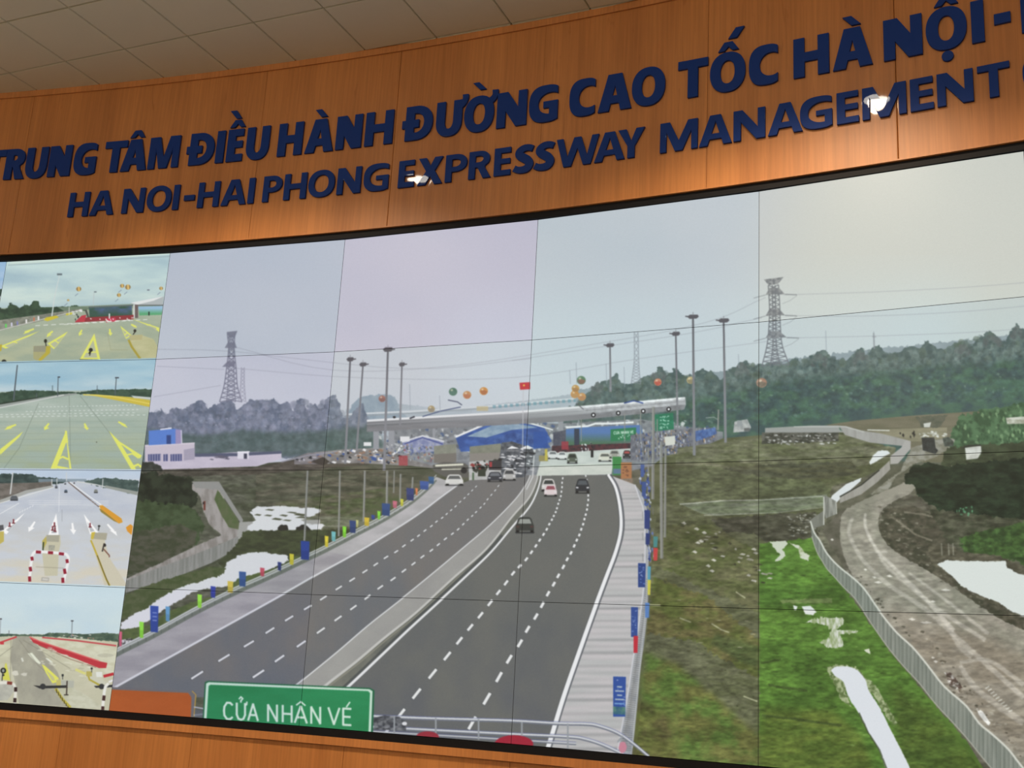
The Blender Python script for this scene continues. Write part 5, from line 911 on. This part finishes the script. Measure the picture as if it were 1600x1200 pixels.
# ------------------------------------------------------------------ round downlights along the wall
def lathe(profile, n=40):
    V, F = [], []
    for r, z in profile:
        for k in range(n):
            a = 2 * math.pi * k / n
            V.append((r * math.cos(a), r * math.sin(a), z))
    for i in range(len(profile) - 1):
        for k in range(n):
            a = i * n + k; b = i * n + (k + 1) % n
            F.append((a, b, b + n, a + n))
    return V, F
M_lens = emis('lamp_lens', (1.0, 0.93, 0.80), LENS_STRENGTH)
lampsxy = [(-0.466, -1.806, 'recessed round ceiling downlight mirrored in the letters E and X of EXPRESSWAY'),
           (2.542, -1.695, 'recessed round ceiling downlight mirrored in the first M of MANAGEMENT'),
           (-3.87, -2.09, 'recessed round ceiling downlight glinting on the panel joint below TRUNG')]
for lx, ly, lab in lampsxy:
    e = bpy.data.objects.new('ceiling_downlight', None); COL.objects.link(e)
    e.location = (lx * S, ly * S, zc - 0.001)
    e['label'] = lab; e['category'] = 'ceiling light'; e['group'] = 'downlights in front of the video wall'
    Vr, Fr = lathe([(0.096, -0.002), (0.100, -0.012), (0.118, -0.010), (0.125, 0.0)])
    link('rim', mesh_from('rim', Vr, Fr), M_white, e)
    Vl, Fl = lathe([(0.098, -0.006), (0.06, -0.009), (0.001, -0.010)])
    link('lens', mesh_from('lens', Vl, Fl), M_lens, e)
    l = bpy.data.lights.new('downlight_beam', 'SPOT'); l.energy = SPOT_W; l.color = SPOT_COL
    l.spot_size = math.radians(130); l.spot_blend = 0.45; l.shadow_soft_size = 0.07
    lo = bpy.data.objects.new('downlight_beam', l); COL.objects.link(lo); lo.parent = e
    lo.location = (0, 0, -0.03)
# added square fill lights, unseen behind the camera, to brighten wall and ceiling
M_fill = emis('added_fill_diffuser', (1.0, 0.93, 0.80), 1.5)
names = ['added square fill light over the middle of the room', 'added square fill light over the left half of the room',
         'added square fill light over the right half of the room', 'added square fill light near the front wall']
for (i, j), lab in zip(((6, -12), (-2, -12), (13, -12), (6, -19)), names):
    c = t0 + ti * (i + .5) + tj * (j + .5)
    e = bpy.data.objects.new('added_fill_light', None); COL.objects.link(e)
    e.location = (c[0] * S, c[1] * S, zc)
    e['label'] = lab; e['category'] = 'ceiling light'; e['group'] = 'added square fill lights out of view'
    V, F = [], []
    box_geo(V, F, -.29, .29, -.29, .29, -0.03, -0.001)
    link('frame', mesh_from('frame', V, F), M_white, e)
    V, F = [], []
    box_geo(V, F, -.26, .26, -.26, .26, -0.12, -0.031)
    link('diffuser', mesh_from('diffuser', V, F), M_fill, e)
    pl = bpy.data.lights.new('added_fill_point', 'POINT'); pl.energy = FILL_W; pl.color = FILL_COL; pl.shadow_soft_size = 0.18
    a = bpy.data.objects.new('added_fill_point', pl); COL.objects.link(a); a.location = (0, 0, -0.34); a.parent = e

# ------------------------------------------------------------------ the screens
TEXW, TEXH = 720, 405
def screen_image(i, j, src, tint):
    """the part of the shown picture that falls on this screen, resampled onto its face"""
    A = np.array([JN[i][0], JN[i][1]]); B = np.array([JN[i + 1][0], JN[i + 1][1]])
    u = (np.arange(TEXW) + .5) / TEXW; v = (np.arange(TEXH) + .5) / TEXH     # v from bottom
    U, Vv = np.meshgrid(u, v)
    P = np.stack([A[0] + U * (B - A)[0], A[1] + U * (B - A)[1], -(j + 1 - Vv) * PH], -1)
    d = P - CAM; z = d @ FWD
    x = 800 + FOC * (d @ RGT) / z; y = 600 - FOC * (d @ UPV) / z
    rgb = src.sample(x, y)
    t = np.array(tint)
    rgb = rgb * t
    rgb = rgb * 0.97
    # every screen of a real video wall is a touch brighter on one side
    img = bpy.data.images.new('screen_picture', TEXW, TEXH, alpha=False)
    px = np.ones((TEXH, TEXW, 4), np.float32); px[..., :3] = np.clip(rgb / 255.0, 0, 1)
    img.pixels.foreach_set(px.ravel()); img.update(); img.pack()
    return img

def screen_mat(img):
    mt, nt, b = new_mat('screen_glow')
    t = nt.nodes.new('ShaderNodeTexImage'); t.image = img; t.extension = 'EXTEND'
    b.inputs['Base Color'].default_value = (0.01, 0.01, 0.01, 1)
    b.inputs['Roughness'].default_value = 0.35; b.inputs['Specular IOR Level'].default_value = 0.15
    nt.links.new(t.outputs['Color'], b.inputs['Emission Color'])
    b.inputs['Emission Strength'].default_value = 1.0
    return mt

rows = ['top row', 'second row', 'third row', 'bottom row']
LAB = {
 (0, 0): 'screen showing a toll plaza with a red stage and yellow arrows, in the left corner',
 (0, 1): 'screen showing an empty concrete road with yellow arrows and yellow triangles',
 (0, 2): 'screen showing grey lanes with white arrows, an orange barrier and a red and white hoop',
 (0, 3): 'screen showing a pale toll road with long red barriers, at the bottom left',
 (1, 0): 'top row screen of empty grey blue sky, beside the toll plaza camera view',
 (1, 1): 'second row screen with the left hand pylon and the blue building at its foot',
 (1, 2): 'third row screen with a dark tree, a winding dirt track and a marsh pool',
 (1, 3): 'bottom row screen with coloured flags along the guard rail and orange sign board',
 (2, 0): 'top row screen of empty lilac sky, second from the left in the highway picture',
 (2, 1): 'second row screen with four tall lamp masts and the left end of the toll canopy',
 (2, 2): 'third row screen with the far lanes of the left carriageway and the left guard rail',
 (2, 3): 'bottom row screen with the green board reading CỬA NHÂN VÉ',
 (3, 0): 'top row screen of empty pale blue sky over the tall lamp masts',
 (3, 1): 'second row screen with balloons, lamp masts and the right end of the toll canopy',
 (3, 2): 'third row screen with dark cars on the right carriageway and the pale verge',
 (3, 3): 'bottom row screen with a blue banner, curved handrail and white edge line',
 (4, 0): 'top row screen of pale sky with the head of the big right hand pylon',
 (4, 1): 'second row screen with the dark tree line and foot of the big pylon',
 (4, 2): 'third row screen with the bending dirt road beside a pale fence and dark bush',
 (4, 3): 'bottom row screen with bright green marsh, a white water ditch and a slatted fence',
}
TINT = {(1, 0): (.945, .96, .985), (2, 0): (1.0, .965, 1.0), (3, 0): (.985, 1.01, 1.0), (4, 0): (1.015, 1.02, .985),
        (1, 1): (.97, .96, 1.0), (2, 1): (1.0, 1.0, 1.0), (3, 1): (.985, 1.01, 1.0), (4, 1): (.975, 1.0, .99),
        (1, 2): (.96, .97, .98), (2, 2): (1, 1, 1), (3, 2): (1, 1, 1), (4, 2): (.98, 1.0, .98),
        (1, 3): (.97, .97, 1.0), (2, 3): (1, 1, 1), (3, 3): (1, 1, 1), (4, 3): (1, 1, .98)}
for i in range(-1, 6):
    for j in range(4):
        src = MAIN if 1 <= i <= 4 else CCTV
        ii = i
        if i in (-1, 5):
            ii = 0                                  # the camera views repeat on the outer columns
        img = screen_image(ii, (j if i in range(0, 5) else (j + 1) % 4), src, TINT.get((i, j), (1, 1, 1) if i != -1 else (.97, .97, 1.04)))
        A, B = JN[i], JN[i + 1]
        e = bpy.data.objects.new('video_wall_screen', None); COL.objects.link(e)
        ang = math.atan2(B[1] - A[1], B[0] - A[0])
        e.location = wp(A[0], A[1], -(j + 1) * PH); e.rotation_euler = (0, 0, ang)
        e['category'] = 'screen'; e['group'] = 'screens of the video wall'
        if (i, j) in LAB:
            e['label'] = LAB[(i, j)]
        else:
            e['label'] = 'camera view screen at the far %s end of the video wall, %s' % ('left' if i < 0 else 'right', rows[j])
        w_, h_ = PW * S, PH * S; g = 0.0016
        me = mesh_from('screen', [(g, 0, g), (w_ - g, 0, g), (w_ - g, 0, h_ - g), (g, 0, h_ - g)], [(0, 1, 2, 3)])
        uv = me.uv_layers.new(name='UVMap')
        for l_, c_ in zip(range(4), ((0, 0), (1, 0), (1, 1), (0, 1))):
            uv.data[l_].uv = c_
        V, F = [], []
        # front glass has real thickness: sides run back to the housing
        me2 = mesh_from('glass', [(g, 0.004, g), (w_ - g, 0.004, g), (w_ - g, 0.004, h_ - g), (g, 0.004, h_ - g)], [(3, 2, 1, 0)])
        link('screen', me, screen_mat(img), e)
        box_geo(V, F, 0.0006, w_ - 0.0006, 0.003, 0.035, 0.0006, h_ - 0.0006)
        box_geo(V, F, 0.012, w_ - 0.012, 0.035, 0.30, 0.012, h_ - 0.012)
        link('housing', mesh_from('housing', V, F), M_dark, e)

# ------------------------------------------------------------------ raised letters
def cr(pts, n=6, closed=False):
    P = [np.array(p, float) for p in pts]; out = []
    N = len(P)
    for i in range(N if closed else N - 1):
        p0 = P[(i - 1) % N] if closed or i > 0 else 2 * P[0] - P[1]
        p1 = P[i]; p2 = P[(i + 1) % N]
        p3 = P[(i + 2) % N] if closed or i + 2 < N else 2 * P[-1] - P[-2]
        for k in range(n):
            t = k / n
            out.append(.5 * ((2 * p1) + (-p0 + p2) * t + (2 * p0 - 5 * p1 + 4 * p2 - p3) * t * t + (-p0 + 3 * p1 - 3 * p2 + p3) * t ** 3))
    if not closed: out.append(P[-1])
    return out

def sup(cx, cy, rx, ry, t0, t1, n, p=2.3):
    o = []
    for k in range(n + 1):
        t = math.radians(t0 + (t1 - t0) * k / n); c, s_ = math.cos(t), math.sin(t)
        o.append((cx + rx * math.copysign(abs(c) ** (2 / p), c), cy + ry * math.copysign(abs(s_) ** (2 / p), s_)))
    return o

def arcs_to(cx, cy, rx, ry, p, x, top=True):
    """height of the superellipse at x"""
    t = min(.999, abs((x - cx) / rx)); y = ry * (1 - t ** p) ** (1 / p)
    return cy + y if top else cy - y

def arc_left(cx, cy, rx, ry, p, xlim_top, xlim_bot, n=36):
    """the superellipse from the upper limit over the top and left side to the lower limit"""
    pts = [q for q in sup(cx, cy, rx, ry, 0, 360, n * 2, p)]
    yt = arcs_to(cx, cy, rx, ry, p, xlim_top); yb = arcs_to(cx, cy, rx, ry, p, xlim_bot, False)
    mid = [q for q in pts if not ((q[1] >= cy and q[0] > xlim_top) or (q[1] < cy and q[0] > xlim_bot))]
    return [(xlim_top, yt)] + mid + [(xlim_bot, yb)]

def glyph(ch, w, h, a, b):
    R = lambda x0, y0, x1, y1: [(x0, y0), (x1, y0), (x1, y1), (x0, y1)]
    if ch == 'I': return [[R(0, 0, w, h)]]
    if ch == '-': return [[R(0, h * .33, w, h * .33 + b * 1.12)]]
    if ch == 'H':
        m0, m1 = h * .5 - b / 2 - .004 * h, h * .5 + b / 2 + .01 * h
        return [[[(0, 0), (a, 0), (a, m0), (w - a, m0), (w - a, 0), (w, 0), (w, h), (w - a, h), (w - a, m1), (a, m1), (a, h), (0, h)]]]
    if ch == 'T':
        c = w / 2
        return [[[(c - a / 2, 0), (c + a / 2, 0), (c + a / 2, h - b), (w, h - b), (w, h), (0, h), (0, h - b), (c - a / 2, h - b)]]]
    if ch == 'E':
        k = w * .96; m0 = h * .42; m1 = m0 + b * .95
        return [[[(0, 0), (w, 0), (w, b), (a, b), (a, m0), (k, m0), (k, m1), (a, m1), (a, h - b), (w * .98, h - b), (w * .98, h), (0, h)]]]
    if ch == 'N':
        p = a * 1.18; q = h * a / (w - p) * 1.15
        return [[[(0, 0), (a * .96, 0), (a * .96, h - q), (w - p, 0), (w, 0), (w, h), (w - a * .96, h), (w - a * .96, q), (p, h), (0, h)]]]
    if ch == 'M':
        p = a * 1.32; e = a * .52; n_ = h * .34
        return [[[(0, 0), (a * .86, 0), (a * .86, h * .66), (w / 2 - e, 0), (w / 2 + e, 0), (w - a * .86, h * .66), (w - a * .86, 0), (w, 0),
                 (w, h), (w - p, h), (w / 2, n_), (p, h), (0, h)]]]
    if ch == 'A':
        f = a * 1.12; t = a * .72; c = w / 2; y0 = h * .20; y1 = y0 + b * .95
        xl = c - t; xr = c + t
        sl = xl / h; ins = f
        def li(y): return sl * y + ins * (1 - .12 * y / h)
        ya = min(h * .86, (c - ins) / (sl - .12 * ins / h))
        out = [(0, 0), (f, 0), (li(y0), y0), (w - li(y0), y0), (w - f, 0), (w, 0), (xr, h), (xl, h)]
        hole = [(li(y1), y1), (w - li(y1), y1), (c, ya)]
        return [[out, hole]]
    if ch == 'W':
        q = a * 1.0; c = w / 2; l = w * .27
        return [[[(l - q * .55, 0), (l + q * .55, 0), (c, h * .62), (w - l - q * .55, 0), (w - l + q * .55, 0), (w, h), (w - q, h), (w - l, h * .33),
                 (c + q * .52, h), (c - q * .52, h), (l, h * .33), (q, h), (0, h)]]]
    if ch == 'Y':
        c = w / 2; q = a * 1.2
        return [[[(c - a / 2, 0), (c + a / 2, 0), (c + a / 2, h * .40), (w, h), (w - q, h), (c, h * .58), (q, h), (0, h), (c - a / 2, h * .40)]]]
    if ch == 'X':
        c = w / 2; q = a * 1.28; m_ = h * .5; d = a * .70
        return [[[(0, 0), (q, 0), (c, m_ - .19 * h), (w - q, 0), (w, 0), (c + d, m_), (w * .985, h), (w * .985 - q, h), (c, m_ + .19 * h), (q, h), (0, h), (c - d, m_)]]]
    if ch == 'O':
        return [[sup(w / 2, h / 2, w / 2, h * .522, 0, 354, 59, 2.25), sup(w / 2, h / 2, w / 2 - a, h * .522 - b, 0, 354, 59, 2.15)]]
    if ch in 'CG':
        p = 2.7; cx = w * .60; rx = w * .60; ry = h * .52; cy = h / 2
        ry2 = h * .52 - b
        rx2 = (w - a) / 1.62; cx2 = a + rx2
        outer = arc_left(cx, cy, rx, ry, p, w * .985, w * .985)
        if ch == 'C':
            inner = arc_left(cx2, cy, rx2, ry2, 2.1, w * .985, w * .985)
            return [[outer + inner[::-1]]]
        inner = arc_left(cx2, cy, rx2, ry2, 2.1, w * .985, w - a * .92)
        bt = h * .56; bb = bt - b * .85; bx = w * .50
        outer[-1] = (w, outer[-1][1])
        return [[outer + [(w, bt), (bx, bt), (bx, bb), (w - a * .92, bb)] + inner[::-1]]]
    if ch == 'D':
        k = w * .38
        out = [(0, 0), (k, 0)] + sup(k, h / 2, w - k, h / 2, -88, 88, 32, 2.2) + [(k, h), (0, h)]
        inn = [(a, b), (k, b)] + sup(k, h / 2, w - k - a, h / 2 - b, -86, 86, 26, 2.1) + [(k, h - b), (a, h - b)]
        return [[out, inn]]
    if ch in 'PR':
        m_ = h * (.36 if ch == 'P' else .41); k = w * .45; cy = (m_ + h) / 2; ry = (h - m_) / 2
        wb = w if ch == 'P' else w * .93
        bowl = sup(k, cy, wb - k, ry, -88, 88, 28, 2.2)
        hole = [(a, m_ + b * .95), (k, m_ + b * .95)] + sup(k, cy, wb - k - a, ry - b * .95, -85, 85, 20, 2.1) + [(k, h - b * .95), (a, h - b * .95)]
        if ch == 'P':
            out = [(0, 0), (a, 0), (a, m_), (k, m_)] + bowl + [(k, h), (0, h)]
        else:
            bw = [q for q in bowl if q[1] > m_ + ry * .30]
            out = [(0, 0), (a, 0), (a, m_ - b * .05), (w * .40, m_ - b * .05), (w - a * 1.22, 0), (w, 0), (w * .74, m_ * .86), (w * .72, m_ + ry * .12)] + bw + [(k, h), (0, h)]
        return [[out, hole]]
    if ch == 'U':
        r = h * .42
        out = [(0, h)] + sup(w / 2, r, w / 2, r + h * .02, 180, 360, 32, 2.3) + [(w, h), (w - a, h)] + \
              sup(w / 2, r, w / 2 - a, r + h * .02 - b, 360, 180, 24, 2.2) + [(a, h)]
        return [[out]]
    if ch == 'S':
        c = cr([(.93 * w, .83 * h), (.72 * w, .885 * h), (.47 * w, .875 * h), (.26 * w, .77 * h), (.27 * w, .64 * h), (.48 * w, .53 * h), (.68 * w, .43 * h),
                (.78 * w, .29 * h), (.66 * w, .145 * h), (.42 * w, .105 * h), (.20 * w, .125 * h), (.02 * w, .19 * h)], 6)
        L, Rr_ = [], []
        n_ = len(c)
        for k in range(n_):
            d = c[min(n_ - 1, k + 1)] - c[max(0, k - 1)]; d /= np.linalg.norm(d); nn = np.array([-d[1], d[0]])
            f = k / (n_ - 1); t = b * (.58 + .22 * math.sin(math.pi * f) ** 2)
            L.append(tuple(c[k] + nn * t)); Rr_.append(tuple(c[k] - nn * t))
        return [[L + Rr_[::-1]]]
    return [[R(0, 0, w, h)]]

def extrude_outlines(groups, depth, bevel=0.0012):
    """groups of outlines (metres) -> one mesh, back at z=0, front at z=depth; later groups stand a hair proud"""
    bm = bmesh.new()
    for gi, outl in enumerate(groups):
        cu = bpy.data.curves.new('t', 'CURVE'); cu.dimensions = '2D'; cu.fill_mode = 'BOTH'
        cu.extrude = (depth + gi * 0.0003) / 2 - bevel; cu.bevel_depth = bevel; cu.bevel_resolution = 1
        cu.offset = -bevel
        for pl in outl:
            q = [pl[0]]
            for p in pl[1:]:
                if math.hypot(p[0] - q[-1][0], p[1] - q[-1][1]) > 2e-4: q.append(p)
            if math.hypot(q[0][0] - q[-1][0], q[0][1] - q[-1][1]) < 2e-4: q.pop()
            sp = cu.splines.new('POLY'); sp.points.add(len(q) - 1)
            for k, p in enumerate(q): sp.points[k].co = (p[0], p[1], 0, 1)
            sp.use_cyclic_u = True
        tmp = bpy.data.objects.new('t', cu); COL.objects.link(tmp)
        me = bpy.data.meshes.new_from_object(tmp.evaluated_get(bpy.context.evaluated_depsgraph_get()))
        me.transform(Matrix.Translation((0, 0, (depth + gi * 0.0003) / 2)))
        bm.from_mesh(me)
        bpy.data.objects.remove(tmp); bpy.data.curves.remove(cu); bpy.data.meshes.remove(me)
    bmesh.ops.remove_doubles(bm, verts=bm.verts, dist=1e-6)
    out = bpy.data.meshes.new('letter'); bm.to_mesh(out); bm.free()
    return out

DEPTH = 0.019
def letter_matrix(s, z):
    ph = s / (RR - 0.03)
    t = Vector((math.cos(ph), -math.sin(ph), 0)); u = Vector((0, 0, 1)); n = t.cross(u)
    n = Vector((-math.sin(ph), -math.cos(ph), 0))
    p = arc_pt(ph * RR, 0.0305, z)
    return Matrix(((t.x, u.x, n.x, p.x), (t.y, u.y, n.y, p.y), (t.z, u.z, n.z, p.z), (0, 0, 0, 1)))

BASE = {'Đ': 'D', 'Â': 'A', 'À': 'A', 'Ề': 'E', 'Ư': 'U', 'Ờ': 'O', 'Ố': 'O', 'Ộ': 'O'}
def make_letter(ch, s0, s1, zb, h, a, b, label, group):
    w = s1 - s0
    g = glyph(BASE.get(ch, ch), w, h, a, b)
    sc = lambda poly: [((x - w / 2) * S, y * S) for x, y in poly]
    groups = [[sc(p) for p in grp] for grp in g]
    if ch == 'Đ':
        groups.append([sc([(-.022, h * .37), (w * .5, h * .37), (w * .5, h * .37 + b * 1.05), (-.022, h * .37 + b * 1.05)])])
    if ch in 'ƯỜ':
        x = w if ch == 'Ư' else w * .93
        y = h
        hp = cr([(x - .002, y - .055), (x + .022, y - .030), (x + .034, y + .0), (x + .034, y + .028)], 4)
        hl = cr([(x - .004, y + .030), (x - .002, y + .012), (x - .006, y - .006), (x - .030, y - .022)], 4)
        groups.append([sc([tuple(p) for p in hp] + [tuple(p) for p in hl])])
    me = extrude_outlines(groups, DEPTH)
    M = letter_matrix((s0 + s1) / 2, zb)
    acc = []
    c = w / 2
    if ch in 'ÂỀỐỘ':
        cc = c + .004; y = h + .013; q = .055; T = .050
        acc.append(('circumflex', [(cc - q, y), (cc - q + .034, y), (cc, y + .024), (cc + q - .034, y), (cc + q, y), (cc + .022, y + T), (cc - .022, y + T)]))
    if ch == 'À':
        acc.append(('grave_accent', [(c - .001, h + .014), (c + .043, h + .014), (c - .002, h + .066), (c - .046, h + .066)]))
    if ch == 'Ề':
        acc.append(('grave_accent', [(c - .012, h + .074), (c + .026, h + .074), (c - .016, h + .130), (c - .062, h + .130)]))
    if ch == 'Ờ':
        acc.append(('grave_accent', [(c - .001, h + .043), (c + .038, h + .043), (c - .010, h + .092), (c - .050, h + .092)]))
    if ch == 'Ố':
        acc.append(('acute_accent', [(c + .002, h + .081), (c + .048, h + .081), (c + .088, h + .139), (c + .042, h + .139)]))
    if ch == 'Ộ':
        acc.append(('dot_below', sup(c + .002, -.038, .0265, .0265, 0, 352, 44, 2.0)))
    if acc:
        root = bpy.data.objects.new('sign_letter', None); COL.objects.link(root); root.matrix_world = M
        link('letter_body', me, M_letter, root)
        for nm, poly in acc:
            link(nm, extrude_outlines([[sc(poly)]], DEPTH), M_letter, root)
    else:
        root = link('sign_letter', me, M_letter); root.matrix_world = M
    root['label'] = label; root['category'] = 'letter'; root['group'] = group

L1 = [('T',-3.300,-3.135),('R',-3.133,-2.977),('U',-2.974,-2.812),('N',-2.797,-2.630),('G',-2.606,-2.440),('T',-2.379,-2.214),('Â',-2.246,-2.056),('M',-2.043,-1.822),('Đ',-1.744,-1.567),('I',-1.551,-1.495),('Ề',-1.473,-1.361),('U',-1.336,-1.176),('H',-1.111,-0.942),('À',-0.919,-0.726),('N',-0.709,-0.537),('H',-0.513,-0.329),('Đ',-0.246,-0.070),('Ư',-0.047,0.117),('Ờ',0.132,0.318),('N',0.337,0.520),('G',0.535,0.708),('C',0.777,0.929),('A',0.946,1.137),('O',1.139,1.325),('T',1.396,1.559),('Ố',1.570,1.757),('C',1.776,1.927),('H',2.004,2.181),('À',2.199,2.390),('N',2.443,2.622),('Ộ',2.639,2.822),('I',2.842,2.898),('-',2.941,3.012),('H',3.056,3.236)]
L2 = [('H',-2.591,-2.443),('A',-2.428,-2.252),('N',-2.190,-2.031),('O',-2.011,-1.835),('I',-1.819,-1.778),('-',-1.740,-1.665),('H',-1.640,-1.489),('A',-1.470,-1.296),('I',-1.282,-1.241),('P',-1.179,-1.050),('H',-1.033,-0.880),('O',-0.866,-0.689),('N',-0.670,-0.513),('G',-0.493,-0.331),('E',-0.265,-0.163),('X',-0.139,0.018),('P',0.036,0.170),('R',0.183,0.321),('E',0.340,0.441),('S',0.461,0.580),('S',0.585,0.704),('W',0.713,0.960),('A',0.936,1.108),('Y',1.069,1.219),('M',1.305,1.508),('A',1.516,1.688),('N',1.697,1.860),('A',1.874,2.047),('G',2.035,2.192),('E',2.214,2.319),('M',2.336,2.540),('E',2.558,2.663),('N',2.679,2.838),('T',2.857,2.995),('C',3.048,3.190)]
def words(line, text):
    """split the flat list of letters into words following the sign text"""
    out = []; k = 0
    for wd in text.split(' '):
        out.append((wd, line[k:k + len(wd)])); k += len(wd)
    return out
for line, text, zb, h, a, b, which in ((L1, 'TRUNG TÂM ĐIỀU HÀNH ĐƯỜNG CAO TỐC HÀ NỘI-H', 0.5635, 0.2175, 0.0555, 0.0475, 'upper'),
                                       (L2, 'HA NOI- HAI PHONG EXPRESSWAY MANAGEMENT C', 0.2715, 0.167, 0.0395, 0.0315, 'lower')):
    for wd, ls in words(line, text):
        for k, (ch, s0, s1) in enumerate(ls):
            same = [q for q, l_ in enumerate(ls) if l_[0] == ch]
            order = '' if len(same) == 1 else ('first ' if k == same[0] else 'last ')
            if ch == '-':
                lab = 'blue raised hyphen after %s in the %s sign line' % (wd.rstrip('-').split('-')[0], which)
            elif wd in ('C',):
                lab = 'blue raised letter C cut off by the right edge, lower sign line'
            elif wd == 'NỘI-H' and ch == 'H':
                lab = 'blue raised letter H cut off by the right edge after the hyphen, upper sign line'
            else:
                lab = '%sblue raised letter %s in the word %s of the %s sign line' % (order, ch, wd.replace('-H', '').replace('-', ''), which)
            make_letter(ch, s0, s1, zb, h, a, b, lab, 'letters of the %s sign line' % which)
